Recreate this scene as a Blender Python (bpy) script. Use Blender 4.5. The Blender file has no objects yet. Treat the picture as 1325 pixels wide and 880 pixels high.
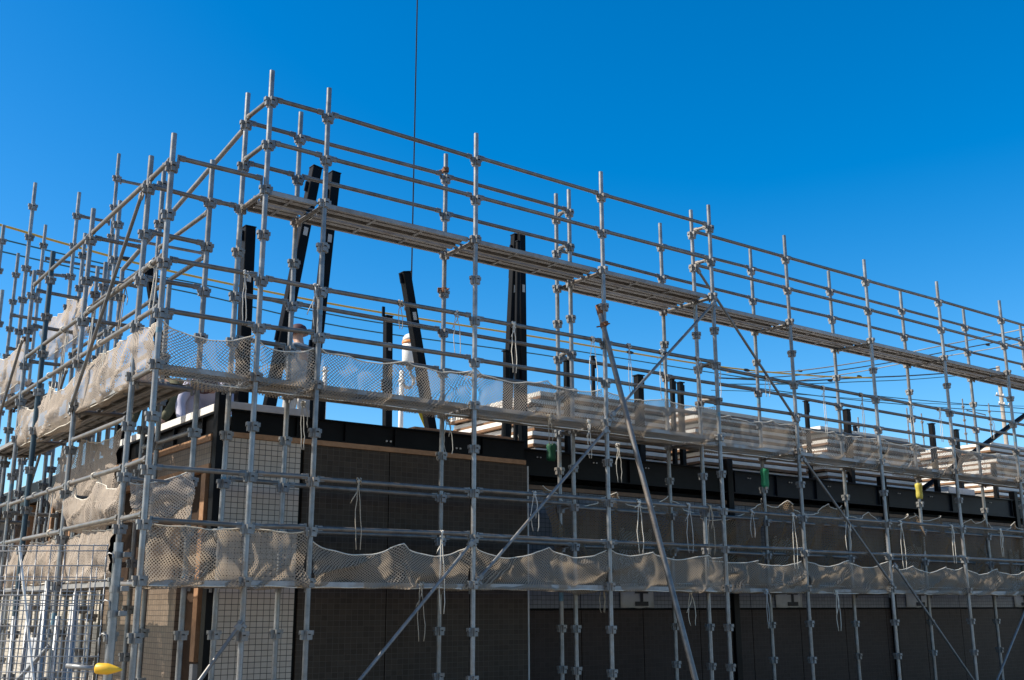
import bpy, bmesh, math, random
from mathutils import Vector, Matrix, noise
random.seed(7)
rad = math.radians
scene = bpy.context.scene
COL = scene.collection

# ------------------------------------------------------------------ camera (solved from the vanishing points)
F, CX, CY, HC = 1400.4, 662.5, 440.0, 1.6
TH, AZ, RO = .243111, .929383, -.002464
fw = Vector((math.cos(AZ)*math.cos(TH), math.sin(AZ)*math.cos(TH), math.sin(TH)))
_r = Vector((math.sin(AZ), -math.cos(AZ), 0)); _u = _r.cross(fw)
RT = _r*math.cos(RO) + _u*math.sin(RO); UP = -_r*math.sin(RO) + _u*math.cos(RO)
CAM = Vector((0, 0, HC))
def ray(px, py): return fw + RT*((px-CX)/F) - UP*((py-CY)/F)
def on_y(px, py, Y): r = ray(px, py); return CAM + r*(Y/r.y)
def on_x(px, py, X): r = ray(px, py); return CAM + r*(X/r.x)
def at_depth(px, py, d): return CAM + ray(px, py)*d
cd = bpy.data.cameras.new('camera'); co = bpy.data.objects.new('camera', cd); COL.objects.link(co)
m3 = Matrix((RT, UP, -fw)).transposed()
co.matrix_world = Matrix.Translation(CAM) @ m3.to_4x4()
cd.sensor_width = 36; cd.lens = 36*F/1325; cd.clip_start = .05; cd.clip_end = 5000
scene.camera = co

# ------------------------------------------------------------------ materials
def new_mat(name):
    m = bpy.data.materials.new(name); m.use_nodes = True
    nt = m.node_tree; b = nt.nodes['Principled BSDF']
    return m, nt, b
def N(nt, t, **k):
    n = nt.nodes.new(t)
    for a, v in k.items():
        if a in n.inputs: n.inputs[a].default_value = v
        else: setattr(n, a, v)
    return n
def ramp(nt, src, stops):
    r = nt.nodes.new('ShaderNodeValToRGB'); nt.links.new(src, r.inputs[0])
    e = r.color_ramp.elements
    while len(e) < len(stops): e.new(.5)
    for i, (p, c) in enumerate(stops):
        e[i].position = p; e[i].color = (*c, 1) if len(c) == 3 else c
    return r
def noisy(name, c1, c2, scale=8, rough=.6, metal=0, bump=.0, detail=6, rnd=.0, coords='Object'):
    m, nt, b = new_mat(name)
    tc = N(nt, 'ShaderNodeTexCoord'); n = N(nt, 'ShaderNodeTexNoise', Scale=scale, Detail=detail, Roughness=.6)
    nt.links.new(tc.outputs[coords], n.inputs['Vector'])
    r = ramp(nt, n.outputs['Fac'], [(.3, c1), (.7, c2)])
    out = r.outputs[0]
    if rnd:
        oi = N(nt, 'ShaderNodeObjectInfo')
        mr = N(nt, 'ShaderNodeMapRange'); mr.inputs['To Min'].default_value = 1-rnd; mr.inputs['To Max'].default_value = 1+rnd
        nt.links.new(oi.outputs['Random'], mr.inputs['Value'])
        mx = N(nt, 'ShaderNodeVectorMath', operation='SCALE'); nt.links.new(out, mx.inputs[0]); nt.links.new(mr.outputs[0], mx.inputs['Scale'])
        out = mx.outputs[0]
    nt.links.new(out, b.inputs['Base Color'])
    b.inputs['Roughness'].default_value = rough; b.inputs['Metallic'].default_value = metal
    if bump:
        bp = N(nt, 'ShaderNodeBump', Strength=bump, Distance=.01); nt.links.new(n.outputs['Fac'], bp.inputs['Height']); nt.links.new(bp.outputs[0], b.inputs['Normal'])
    return m
def galv(name, c1, c2, rust=.0, metal=.55, rough=.42, rnd=.16):
    """weathered galvanised steel: mottled zinc, rust and cement stains in world-size patches"""
    m, nt, b = new_mat(name)
    g = N(nt, 'ShaderNodeNewGeometry')
    n = N(nt, 'ShaderNodeTexNoise', Scale=9, Detail=8, Roughness=.65); nt.links.new(g.outputs['Position'], n.inputs['Vector'])
    r = ramp(nt, n.outputs['Fac'], [(.32, c1), (.68, c2)])
    n2 = N(nt, 'ShaderNodeTexNoise', Scale=3.3, Detail=9, Roughness=.72); nt.links.new(g.outputs['Position'], n2.inputs['Vector'])
    k = ramp(nt, n2.outputs['Fac'], [(.56-rust*.2, (0, 0, 0)), (.68-rust*.2, (1, 1, 1))])
    mx = N(nt, 'ShaderNodeMix', data_type='RGBA'); nt.links.new(k.outputs[0], mx.inputs[0])
    nt.links.new(r.outputs[0], mx.inputs[6]); mx.inputs[7].default_value = (.20, .155, .12, 1)
    mz = N(nt, 'ShaderNodeMath', operation='MULTIPLY'); mz.inputs[1].default_value = .55; nt.links.new(k.outputs[0], mz.inputs[0]); nt.links.new(mz.outputs[0], mx.inputs[0])
    oi = N(nt, 'ShaderNodeObjectInfo'); mr = N(nt, 'ShaderNodeMapRange'); mr.inputs['To Min'].default_value = 1-rnd; mr.inputs['To Max'].default_value = 1+rnd
    nt.links.new(oi.outputs['Random'], mr.inputs['Value'])
    sc = N(nt, 'ShaderNodeVectorMath', operation='SCALE'); nt.links.new(mx.outputs[2], sc.inputs[0]); nt.links.new(mr.outputs[0], sc.inputs['Scale'])
    nt.links.new(sc.outputs[0], b.inputs['Base Color'])
    rr = N(nt, 'ShaderNodeMapRange'); rr.inputs['To Min'].default_value = rough-.1; rr.inputs['To Max'].default_value = rough+.2
    nt.links.new(n.outputs['Fac'], rr.inputs['Value']); nt.links.new(rr.outputs[0], b.inputs['Roughness'])
    b.inputs['Metallic'].default_value = metal
    bp = N(nt, 'ShaderNodeBump', Strength=.15, Distance=.002); nt.links.new(n.outputs['Fac'], bp.inputs['Height']); nt.links.new(bp.outputs[0], b.inputs['Normal'])
    return m
def tile(name, axis, tile_c1, tile_c2, joint, w=.065, h=.053, jw=.006, hi=None, rough=.45):
    m, nt, b = new_mat(name)
    g = N(nt, 'ShaderNodeNewGeometry'); s = N(nt, 'ShaderNodeSeparateXYZ'); nt.links.new(g.outputs['Position'], s.inputs[0])
    c = N(nt, 'ShaderNodeCombineXYZ'); nt.links.new(s.outputs[axis], c.inputs[0]); nt.links.new(s.outputs[2], c.inputs[1])
    br = N(nt, 'ShaderNodeTexBrick', offset=0.0, squash=1.0)
    br.inputs['Color1'].default_value = (*tile_c1, 1); br.inputs['Color2'].default_value = (*tile_c2, 1); br.inputs['Mortar'].default_value = (*joint, 1)
    br.inputs['Scale'].default_value = 1; br.inputs['Mortar Size'].default_value = jw*.5; br.inputs['Mortar Smooth'].default_value = .1
    br.inputs['Brick Width'].default_value = w; br.inputs['Row Height'].default_value = h; br.inputs['Bias'].default_value = 0
    nt.links.new(c.outputs[0], br.inputs['Vector'])
    col = br.outputs['Color']
    n = N(nt, 'ShaderNodeTexNoise', Scale=1.7, Detail=6); nt.links.new(g.outputs['Position'], n.inputs['Vector'])
    mp = N(nt, 'ShaderNodeMapRange'); mp.inputs['To Min'].default_value = .8; mp.inputs['To Max'].default_value = 1.15; nt.links.new(n.outputs['Fac'], mp.inputs['Value'])
    sc = N(nt, 'ShaderNodeVectorMath', operation='SCALE'); nt.links.new(col, sc.inputs[0]); nt.links.new(mp.outputs[0], sc.inputs['Scale'])
    nt.links.new(sc.outputs[0], b.inputs['Base Color'])
    inv = N(nt, 'ShaderNodeMath', operation='SUBTRACT'); inv.inputs[0].default_value = 1; nt.links.new(br.outputs['Fac'], inv.inputs[1])
    bp = N(nt, 'ShaderNodeBump', Strength=.5, Distance=.003); nt.links.new(inv.outputs[0], bp.inputs['Height']); nt.links.new(bp.outputs[0], b.inputs['Normal'])
    b.inputs['Roughness'].default_value = rough
    return m
def net_mat(name, c, pitch, cover, transl=.4):
    """knotless safety net: diamond cells cut out by the pattern of the weave (UV in metres)"""
    m, nt, b = new_mat(name)
    nt.nodes.remove(b); out = nt.nodes['Material Output']
    uv = N(nt, 'ShaderNodeUVMap'); uv.uv_map = 'metres'
    s = N(nt, 'ShaderNodeSeparateXYZ'); nt.links.new(uv.outputs[0], s.inputs[0])
    def strand(op):
        a = N(nt, 'ShaderNodeMath', operation=op); nt.links.new(s.outputs[0], a.inputs[0]); nt.links.new(s.outputs[1], a.inputs[1])
        d = N(nt, 'ShaderNodeMath', operation='MULTIPLY'); d.inputs[1].default_value = .7071/pitch; nt.links.new(a.outputs[0], d.inputs[0])
        f = N(nt, 'ShaderNodeMath', operation='FRACT'); nt.links.new(d.outputs[0], f.inputs[0])
        l = N(nt, 'ShaderNodeMath', operation='LESS_THAN'); l.inputs[1].default_value = cover; nt.links.new(f.outputs[0], l.inputs[0])
        return l
    mxm = N(nt, 'ShaderNodeMath', operation='MAXIMUM'); nt.links.new(strand('ADD').outputs[0], mxm.inputs[0]); nt.links.new(strand('SUBTRACT').outputs[0], mxm.inputs[1])
    g = N(nt, 'ShaderNodeNewGeometry'); n = N(nt, 'ShaderNodeTexNoise', Scale=2.5, Detail=5); nt.links.new(g.outputs['Position'], n.inputs['Vector'])
    r = ramp(nt, n.outputs['Fac'], [(.3, tuple(v*.78 for v in c)), (.7, c)])
    d = N(nt, 'ShaderNodeBsdfDiffuse'); t = N(nt, 'ShaderNodeBsdfTranslucent'); nt.links.new(r.outputs[0], d.inputs['Color']); nt.links.new(r.outputs[0], t.inputs['Color'])
    ms = N(nt, 'ShaderNodeMixShader'); ms.inputs[0].default_value = transl; nt.links.new(d.outputs[0], ms.inputs[1]); nt.links.new(t.outputs[0], ms.inputs[2])
    tr = N(nt, 'ShaderNodeBsdfTransparent')
    fin = N(nt, 'ShaderNodeMixShader'); nt.links.new(mxm.outputs[0], fin.inputs[0]); nt.links.new(tr.outputs[0], fin.inputs[1]); nt.links.new(ms.outputs[0], fin.inputs[2])
    nt.links.new(fin.outputs[0], out.inputs['Surface'])
    return m
M = {}
M['post'] = galv('galvanised_post', (.145, .155, .165), (.29, .302, .312), rust=.25, metal=.5, rough=.33)
M['rail'] = galv('galvanised_rail', (.095, .092, .088), (.20, .195, .187), rust=.4, metal=.4, rough=.38)
M['coupler'] = galv('galvanised_coupler', (.13, .137, .142), (.26, .268, .272), rust=.35, metal=.4)
M['plank'] = galv('galvanised_plank', (.225, .225, .225), (.36, .36, .355), rust=.3, metal=.3, rough=.5)
M['plank_top'] = galv('plank_top_sheet', (.075, .073, .07), (.14, .136, .13), rust=.4, metal=.2, rough=.6)
M['brace'] = galv('galvanised_brace', (.11, .117, .123), (.22, .228, .235), rust=.3, metal=.4)
M['blue_pole'] = noisy('blue_painted_pole', (.012, .04, .065), (.025, .065, .095), 12, .5, .0)
M['rusty'] = noisy('rusty_clamp', (.10, .045, .025), (.22, .10, .05), 40, .7, .3)
M['black_steel'] = noisy('black_primed_steel', (.003, .0032, .004), (.006, .0062, .0075), 6, .42, .0, .05)
M['steel_sky_tint'] = noisy('black_steel_sky_tint', (.004, .007, .012), (.008, .012, .02), 6, .42, .0, .05)  # blue tint paints the sky's reflection into the black steel
M['timber'] = noisy('sawn_timber', (.24, .125, .06), (.36, .20, .105), 14, .7, 0, .2)
M['batten'] = noisy('brown_batten', (.13, .065, .03), (.22, .115, .055), 14, .75, 0, .2)
M['timber_dark'] = noisy('stained_timber', (.12, .07, .045), (.2, .12, .07), 14, .7, 0, .2)
M['board'] = noisy('white_faced_board', (.62, .60, .56), (.80, .78, .74), 5, .7, 0, .05, rnd=.14)
M['paint_white'] = noisy('white_paint', (.68, .68, .66), (.82, .82, .80), 9, .6)
M['grey_board'] = noisy('grey_board', (.38, .37, .35), (.50, .49, .47), 9, .7)
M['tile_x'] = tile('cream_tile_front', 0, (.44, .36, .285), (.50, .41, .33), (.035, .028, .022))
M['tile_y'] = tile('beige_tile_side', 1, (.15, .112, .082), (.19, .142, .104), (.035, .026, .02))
M['tile_sky_shade'] = tile('cream_tile_sky_shade', 0, (.085, .095, .12), (.115, .125, .15), (.012, .012, .014))  # cream tile with bluish sky shade put into its colour
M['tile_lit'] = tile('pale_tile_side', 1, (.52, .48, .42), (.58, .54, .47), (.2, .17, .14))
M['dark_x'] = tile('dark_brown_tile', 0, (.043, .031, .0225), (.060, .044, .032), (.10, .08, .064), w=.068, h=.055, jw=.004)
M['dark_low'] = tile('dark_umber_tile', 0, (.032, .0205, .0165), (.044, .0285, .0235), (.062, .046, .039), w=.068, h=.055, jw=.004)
M['dark_plain'] = noisy('dark_joint', (.005, .0045, .004), (.008, .007, .006), 8, .7)
M['brown_sheet'] = noisy('brown_sheathing', (.035, .022, .016), (.06, .04, .028), 5, .8)
M['ply'] = noisy('brown_board', (.30, .20, .13), (.42, .30, .2), 6, .8)
M['net_hi'] = net_mat('net_upper', (.43, .365, .295), .0225, .29, .36)
M['net_lo'] = net_mat('net_lower', (.47, .395, .315), .020, .38, .42)
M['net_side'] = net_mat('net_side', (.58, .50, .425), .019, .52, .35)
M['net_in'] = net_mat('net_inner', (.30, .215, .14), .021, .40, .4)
M['rope'] = noisy('pale_rope', (.58, .54, .46), (.78, .74, .66), 60, .85)
M['rope_old'] = noisy('dirty_rope', (.30, .26, .20), (.46, .40, .32), 60, .9)
M['rope_grey'] = noisy('grey_rope', (.36, .36, .35), (.52, .52, .5), 60, .9)
M['green'] = noisy('green_cloth', (.01, .16, .08), (.015, .26, .13), 12, .7)
M['dkgreen'] = noisy('dark_green_cloth', (.0, .05, .025), (.0, .08, .035), 12, .7)
M['yellow'] = noisy('yellow_sleeve', (.42, .36, .05), (.55, .48, .09), 12, .6)
M['orange_cap'] = noisy('yellow_plastic', (.75, .42, .02), (.85, .50, .03), 12, .45)
M['orange'] = noisy('worn_orange_paint', (.60, .20, .04), (.72, .28, .08), 14, .5)
M['strap'] = noisy('yellow_strap', (.65, .50, .02), (.75, .60, .04), 20, .7)
M['wire'] = noisy('dark_wire', (.02, .03, .035), (.03, .04, .05), 4, .6)
M['teal_wire'] = noisy('teal_wire', (.02, .10, .14), (.03, .13, .18), 4, .6)
M['grey_wire'] = noisy('grey_cable', (.20, .22, .22), (.28, .29, .29), 4, .6)
M['yellow_wire'] = noisy('yellow_cable_guard', (.50, .32, .04), (.58, .38, .06), 4, .6)
M['concrete'] = noisy('pole_concrete', (.24, .21, .18), (.36, .32, .28), 6, .85)
M['skin'] = noisy('skin', (.42, .25, .18), (.48, .29, .21), 20, .55)
M['olive'] = noisy('olive_cloth', (.055, .055, .03), (.12, .12, .07), 9, .85, 0, .4)
M['lavender'] = noisy('pale_lavender_cloth', (.38, .38, .50), (.52, .52, .64), 7, .85, 0, .3)
M['pale_grey'] = noisy('pale_grey_cloth', (.34, .335, .33), (.46, .455, .44), 7, .85, 0, .3)
M['navy'] = noisy('navy_cloth', (.02, .025, .05), (.04, .05, .09), 7, .85)
M['helmet'] = noisy('white_helmet', (.75, .75, .74), (.82, .82, .80), 5, .35)
M['maroon'] = noisy('maroon_cap', (.05, .018, .022), (.08, .03, .035), 12, .7)
M['red'] = noisy('red_plastic', (.45, .02, .03), (.55, .03, .04), 12, .5)
M['ground'] = noisy('gravelly_ground', (.22, .18, .135), (.32, .265, .20), 5, .95, 0, .5)
M['ink'] = noisy('black_print', (.012, .012, .013), (.02, .02, .022), 9, .7)
M['fence_wire'] = galv('fence_wire', (.24, .245, .25), (.36, .365, .37), rust=.2, metal=.4)

for k_ in ('black_steel', 'steel_sky_tint', 'dark_x', 'dark_low', 'dark_plain', 'brown_sheet'): M[k_].node_tree.nodes['Principled BSDF'].inputs['Specular IOR Level'].default_value = .1

# ------------------------------------------------------------------ mesh helpers
def mesh(name, bm, mat, smooth=False):
    me = bpy.data.meshes.new(name); bm.to_mesh(me); bm.free()
    for m in (mat if isinstance(mat, (list, tuple)) else [mat]): me.materials.append(m)
    if smooth:
        for p in me.polygons: p.use_smooth = True
    return me
def link(name, me, parent=None, mw=None):
    o = bpy.data.objects.new(name, me); COL.objects.link(o)
    if parent: o.parent = parent
    if mw is not None: o.matrix_local = mw
    return o
def tag(o, label=None, cat=None, group=None, kind=None):
    if label: o['label'] = label
    if cat: o['category'] = cat
    if group: o['group'] = group
    if kind: o['kind'] = kind
    return o
def thing(name, label, cat, group=None, mw=None):
    o = bpy.data.objects.new(name, None); COL.objects.link(o); o.empty_display_size = .1
    if mw is not None: o.matrix_world = mw
    return tag(o, label, cat, group)
def box(bm, lo, hi, bev=0):
    c = [(a+b)/2 for a, b in zip(lo, hi)]; s = [abs(b-a) for a, b in zip(lo, hi)]
    r = bmesh.ops.create_cube(bm, size=1, matrix=Matrix.Translation(c) @ Matrix.Diagonal((*s, 1)))
    if bev:
        es = list({e for v in r['verts'] for e in v.link_edges})
        bmesh.ops.bevel(bm, geom=es, offset=bev, segments=1, affect='EDGES')
def frame_z(a, b, upref=(0, 0, 1)):
    """matrix at a with local Z towards b and local X as near as can be to upref"""
    z = (Vector(b)-Vector(a)).normalized(); u = Vector(upref)
    if abs(z.dot(u)) > .999: u = Vector((1, 0, 0))
    y = z.cross(u).normalized(); x = y.cross(z)
    m = Matrix((x, y, z)).transposed().to_4x4(); m.translation = a
    return m
def cyl(bm, a, b, r, seg=10, r2=None, caps=True):
    L = (Vector(b)-Vector(a)).length
    bmesh.ops.create_cone(bm, cap_ends=caps, segments=seg, radius1=r, radius2=r if r2 is None else r2, depth=L, matrix=frame_z(a, b) @ Matrix.Translation((0, 0, L/2)))
def bar(bm, a, b, w, h, upref=(0, 0, 1)):
    L = (Vector(b)-Vector(a)).length
    bmesh.ops.create_cube(bm, size=1, matrix=frame_z(a, b, upref) @ Matrix.Translation((0, 0, L/2)) @ Matrix.Diagonal((h, w, L, 1)))
def tube_path(bm, pts, r, seg=6):
    pts = [Vector(p) for p in pts]; rings = []
    for i, p in enumerate(pts):
        d = (pts[min(i+1, len(pts)-1)]-pts[max(i-1, 0)]).normalized()
        u = Vector((0, 0, 1)) if abs(d.z) < .9 else Vector((1, 0, 0))
        y = d.cross(u).normalized(); x = y.cross(d)
        rings.append([bm.verts.new(p + (x*math.cos(t)+y*math.sin(t))*r) for t in [2*math.pi*k/seg for k in range(seg)]])
    for A, B in zip(rings, rings[1:]):
        for k in range(seg): bm.faces.new((A[k], A[(k+1) % seg], B[(k+1) % seg], B[k]))
    bm.faces.new(rings[0][::-1]); bm.faces.new(rings[-1])
def smooth_sharp(me, ang=40):
    for p in me.polygons: p.use_smooth = True
    me.set_sharp_from_angle(angle=rad(ang))
ORD = ['first', 'second', 'third', 'fourth', 'fifth', 'sixth', 'seventh', 'eighth', 'ninth', 'tenth', 'eleventh', 'twelfth']

# ------------------------------------------------------------------ scaffold kit: shared meshes
R = .0243
def unit_tube(name, r, mat, seg=14):
    bm = bmesh.new(); bmesh.ops.create_cone(bm, cap_ends=True, segments=seg, radius1=r, radius2=r, depth=1, matrix=Matrix.Translation((0, 0, .5)))
    me = mesh(name, bm, mat); smooth_sharp(me); return me
ME_POST = unit_tube('post_tube', .0255, M['post']); ME_RAIL = unit_tube('rail_tube', .0225, M['rail']); ME_BRACE = unit_tube('brace_tube', .0175, M['brace'])
ME_PIPE = unit_tube('pipe_tube', .0255, M['post']); ME_BLUE = unit_tube('blue_tube', .03, M['blue_pole']); ME_THIN = unit_tube('thin_tube', .017, M['post'])
def coupler_mesh():
    bm = bmesh.new()
    bmesh.ops.create_cone(bm, cap_ends=True, segments=12, radius1=.031, radius2=.031, depth=.085)
    for k in range(4):
        rot = Matrix.Rotation(k*math.pi/2, 4, 'Z')
        for lo, hi in (((.029, -.022, .012), (.062, .022, .040)), ((.029, -.018, -.040), (.053, .018, .002)), ((.029, -.022, .002), (.062, -.014, .012)), ((.029, .014, .002), (.062, .022, .012))):
            b2 = bmesh.new(); box(b2, lo, hi); b2.transform(rot); t = bpy.data.meshes.new('t'); b2.to_mesh(t); b2.free(); bm.from_mesh(t); bpy.data.meshes.remove(t)
    me = mesh('coupler', bm, M['coupler']); smooth_sharp(me); return me
ME_COUP = coupler_mesh()
def wedge_mesh():
    bm = bmesh.new()
    box(bm, (-.055, -.006, -.004), (.03, .006, .022), .002)      # wedge blade pointing down (local -X is down)
    box(bm, (-.024, -.017, .018), (.026, .017, .07), .004)         # pressed tube end
    return mesh('wedge', bm, M['coupler'])
ME_WEDGE = wedge_mesh()
def jack_mesh():
    bm = bmesh.new(); box(bm, (-.075, -.075, 0), (.075, .075, .008)); cyl(bm, (0, 0, .008), (0, 0, .2), .017, 10)
    for a in (0, math.pi/2): bar(bm, (-.06*math.cos(a), -.06*math.sin(a), .17), (.06*math.cos(a), .06*math.sin(a), .17), .02, .015)
    return mesh('base_jack', bm, M['coupler'])
ME_JACK = jack_mesh()
M['band'] = noisy('worn_blue_paint', (.05, .16, .24), (.16, .26, .32), 30, .6)
ME_BAND = unit_tube('paint_band', .0262, M['band']); ME_BAND.transform(Matrix.Diagonal((1, 1, .07, 1)))
GRID0 = 6.31
def post(x, y, top, label, phase=GRID0, zmin=.2, group='scaffold posts', tube=None, lowest=.55, tilt=(0, 0), step=.4485):
    t = thing('scaffold_post', label, 'scaffold post', group, Matrix.Translation((x, y, 0)) @ Matrix.Rotation(tilt[0], 4, 'X') @ Matrix.Rotation(tilt[1]+random.uniform(-.002, .002), 4, 'Y'))
    link('tube', tube or ME_POST, t, Matrix.Translation((0, 0, zmin-.05)) @ Matrix.Diagonal((1, 1, top-zmin+.05, 1)))
    link('base_jack', ME_JACK, t, Matrix.Translation((0, 0, 0.004)))
    if random.random() < .4:
        link('paint_band', ME_BAND, t, Matrix.Translation((0, 0, random.uniform(max(.6, top-5), top-.15))) @ Matrix.Diagonal((1, 1, random.uniform(.6, 1.6), 1)))
    z = phase
    while z > top-.08: z -= step
    while z > lowest:
        link('coupler', ME_COUP, t, Matrix.Translation((0, 0, z)) @ Matrix.Rotation(random.uniform(-.05, .05), 4, 'Z')); z -= step
    return t
def rail(a, b, label, group='scaffold guard rails', name='guard_rail', cat='guard rail', me=None, off=.045, sag=True):
    a, b = Vector(a), Vector(b); d = (b-a).normalized()
    if sag: a.z += random.uniform(-.012, .012); b.z += random.uniform(-.012, .012)
    a2, b2 = a+d*off, b-d*off
    mw = frame_z(a2, b2); L = (b2-a2).length
    t = thing(name, label, cat, group, mw)
    link('tube', me or ME_RAIL, t, Matrix.Translation((0, 0, .015)) @ Matrix.Diagonal((1, 1, L-.03, 1)))
    link('wedge', ME_WEDGE, t); link('wedge', ME_WEDGE, t, Matrix.Translation((0, 0, L)) @ Matrix.Rotation(math.pi, 4, 'X'))
    return t
ME_CLAMP = None
def clamp_mesh():
    bm = bmesh.new(); bmesh.ops.create_cone(bm, cap_ends=True, segments=12, radius1=.036, radius2=.036, depth=.05)
    box(bm, (.02, -.02, -.025), (.075, .02, .025), .004); cyl(bm, (.06, -.05, 0), (.06, .05, 0), .008, 8); cyl(bm, (-.02, .02, 0), (-.05, .06, 0), .009, 8)
    return mesh('clamp', bm, M['rusty'])
ME_CLAMP = clamp_mesh()
def brace(a, b, label, me=None, name='diagonal_brace', cat='brace', group='diagonal scaffold braces', clamps=True):
    a, b = Vector(a), Vector(b); mw = frame_z(a, b); L = (b-a).length
    t = thing(name, label, cat, group, mw)
    link('tube', me or ME_BRACE, t, Matrix.Diagonal((1, 1, L, 1)))
    if clamps:
        link('clamp', ME_WEDGE, t, Matrix.Translation((0, 0, .01)) @ Matrix.Scale(1.1, 4)); link('clamp', ME_WEDGE, t, Matrix.Translation((0, 0, L-.01)) @ Matrix.Rotation(math.pi, 4, 'X') @ Matrix.Scale(1.1, 4))
    return t
PLK = {}
def plank_meshes(L, w):
    key = (round(L, 2), w)
    if key in PLK: return PLK[key]
    bm = bmesh.new()
    box(bm, (0, -w/2, -.003), (L, w/2, 0))
    deck = mesh('deck_sheet', bm, M['plank_top'])
    bm = bmesh.new()
    for sg in (-1, 1):
        y0 = sg*w/2
        box(bm, (0, min(y0, y0-sg*.004), -.045), (L, max(y0, y0-sg*.004), -.0032)); box(bm, (0, min(y0-sg*.0041, y0-sg*.034), -.045), (L, max(y0-sg*.0041, y0-sg*.034), -.041))
    box(bm, (.02, -.03, -.034), (L-.02, .03, -.030)); box(bm, (.02, -.03, -.0299), (L-.02, -.026, -.0032)); box(bm, (.02, .026, -.0299), (L-.02, .03, -.0032))
    chan = mesh('side_channels', bm, M['plank'])
    bm = bmesh.new(); box(bm, (-.016, -w/2+.005, -.0405), (.016, w/2-.005, -.0345)); rib = mesh('cross_rib', bm, M['coupler'])
    bm = bmesh.new(); box(bm, (-.05, -.016, -.016), (.05, .016, -.003), .003); box(bm, (-.075, -.016, -.05), (-.045, .016, -.004), .003); hook = mesh('hook', bm, M['coupler'])
    PLK[key] = (deck, rib, hook, chan); return PLK[key]
def plank(a, ang, L, w, label, z):
    """a = start point of the plank's centre line"""
    L -= .12
    deck, rib, hook, chan = plank_meshes(L, w)
    t = thing('scaffold_plank', label, 'scaffold plank', 'steel scaffold planks', Matrix.Translation((a[0], a[1], z+random.uniform(-.004, .004))) @ Matrix.Rotation(ang, 4, 'Z') @ Matrix.Translation((.06, 0, 0)) @ Matrix.Rotation(random.uniform(-.006, .006), 4, 'X'))
    link('deck_sheet', deck, t); link('side_channels', chan, t)
    n = max(1, round(L/.5)-1)
    for k in range(n): link('cross_rib', rib, t, Matrix.Translation((L*(k+1)/(n+1), 0, 0)))
    for x, s in ((0, 1), (L, -1)):
        for y in (-w/2+.03, w/2-.03): link('hook', hook, t, Matrix.Translation((x, y, 0)) @ Matrix.Rotation(0 if s > 0 else math.pi, 4, 'Z'))
    return t
def net_sheet(p0, p1, ztop, zbot, ties, sag, mat, label, bulge=.05, wrinkle=.03, tuck=.1, group='safety nets on the scaffold', seed=0, inward=None, name='safety_net'):
    """a net hung between two plan points; the top edge scallops between the tie points (0..1)"""
    p0, p1 = Vector((*p0, 0)), Vector((*p1, 0)); d = p1-p0; L = d.length; d.normalize()
    nrm = Vector((d.y, -d.x, 0)) if inward is None else -Vector((*inward, 0))   # outward
    if isinstance(zbot, (int, float)): zbot = (zbot, zbot)
    if isinstance(ztop, (int, float)): ztop = (ztop, ztop)
    nu, nv = max(10, int(L/.035)), 16
    bm = bmesh.new(); uvl = bm.loops.layers.uv.new('metres')
    ties = sorted(ties); grid = []; top = []
    def topz(s):
        base = ztop[0]+(ztop[1]-ztop[0])*s
        if s <= ties[0]: return base-sag*.6*(ties[0]-s)/max(.2, ties[0]) if ties[0] > 0 else base
        if s >= ties[-1]: return base-sag*.6*(s-ties[-1])/max(.2, 1-ties[-1]) if ties[-1] < 1 else base
        for a, b in zip(ties, ties[1:]):
            if a <= s <= b:
                t = (s-a)/(b-a); return base-sag*min(1.3, (b-a)*1.8)*4*t*(1-t)
        return base
    off = Vector((seed*7.31, seed*3.17, seed*1.9))
    for i in range(nu+1):
        s = i/nu; row = []; zt = topz(s)+.014*noise.noise(Vector((s*L*6, 3, 1))+off)+.022*noise.noise(Vector((s*L*1.9, 5, 1))+off); zb = zbot[0]+(zbot[1]-zbot[0])*s+.07*min(0, noise.noise(Vector((s*L*2.3, 8, 1))+off))
        dt = min(abs(s-t) for t in ties)*L
        for j in range(nv+1):
            v = j/nv
            z = zt+(zb-zt)*min(1, v/.9)
            o = bulge*math.sin(math.pi*min(1, v/.9))**.8
            q = Vector((s*L*2.2, v*2.4, 0))+off
            o += wrinkle*noise.noise(q*1.3)*(.4+v) + wrinkle*.6*noise.noise(Vector((s*L*9, v*1.2, 4))+off)*(1-.4*v)
            cr = abs(noise.noise(Vector((s*L*1.7+v*1.4, v*.8-s*L*.6, 11))+off)); o += wrinkle*2.2*max(0, .16-cr)*4*(.3+v); o += .03*math.cos(dt*26)*math.exp(-dt*6)*(1-v)              # pleats below a tie
            z += .012*noise.noise(q*2.1+Vector((9, 9, 9)))*(v > .02)
            if v > .9: o -= tuck*(v-.9)/.1; z -= .012*math.sin((v-.9)*31)
            p = p0+d*(s*L+.01*noise.noise(q*3))+nrm*o; p.z = z
            row.append(bm.verts.new(p))
        grid.append(row); top.append(row[0].co.copy())
    H = abs((ztop[0]+ztop[1])/2-(zbot[0]+zbot[1])/2)+.03
    for i in range(nu):
        for j in range(nv):
            f = bm.faces.new((grid[i][j], grid[i+1][j], grid[i+1][j+1], grid[i][j+1])); f.smooth = True
            for lp, (a, b) in zip(f.loops, ((i, j), (i+1, j), (i+1, j+1), (i, j+1))): q_ = Vector((a/nu*L*1.5, b/nv*H*2.5, seed)); lp[uvl].uv = (a/nu*L+.3*seed+.035*noise.noise(q_), b/nv*H+.035*noise.noise(q_+Vector((5, 5, 5))))
    t = tag(link(name, mesh(name, bm, mat)), label, 'safety net', group)
    bm = bmesh.new(); tube_path(bm, top, .006, 5); link('edge_rope', mesh('edge_rope', bm, M['rope'], True), t)
    bm = bmesh.new(); tube_path(bm, [r[int(nv*.9)].co + nrm*.004 for r in []] or [p for p in bot_line(p0, d, L, zbot, nrm, off)], .006, 5); link('hem_rope', mesh('hem_rope', bm, M['rope'], True), t)
    return t
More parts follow.
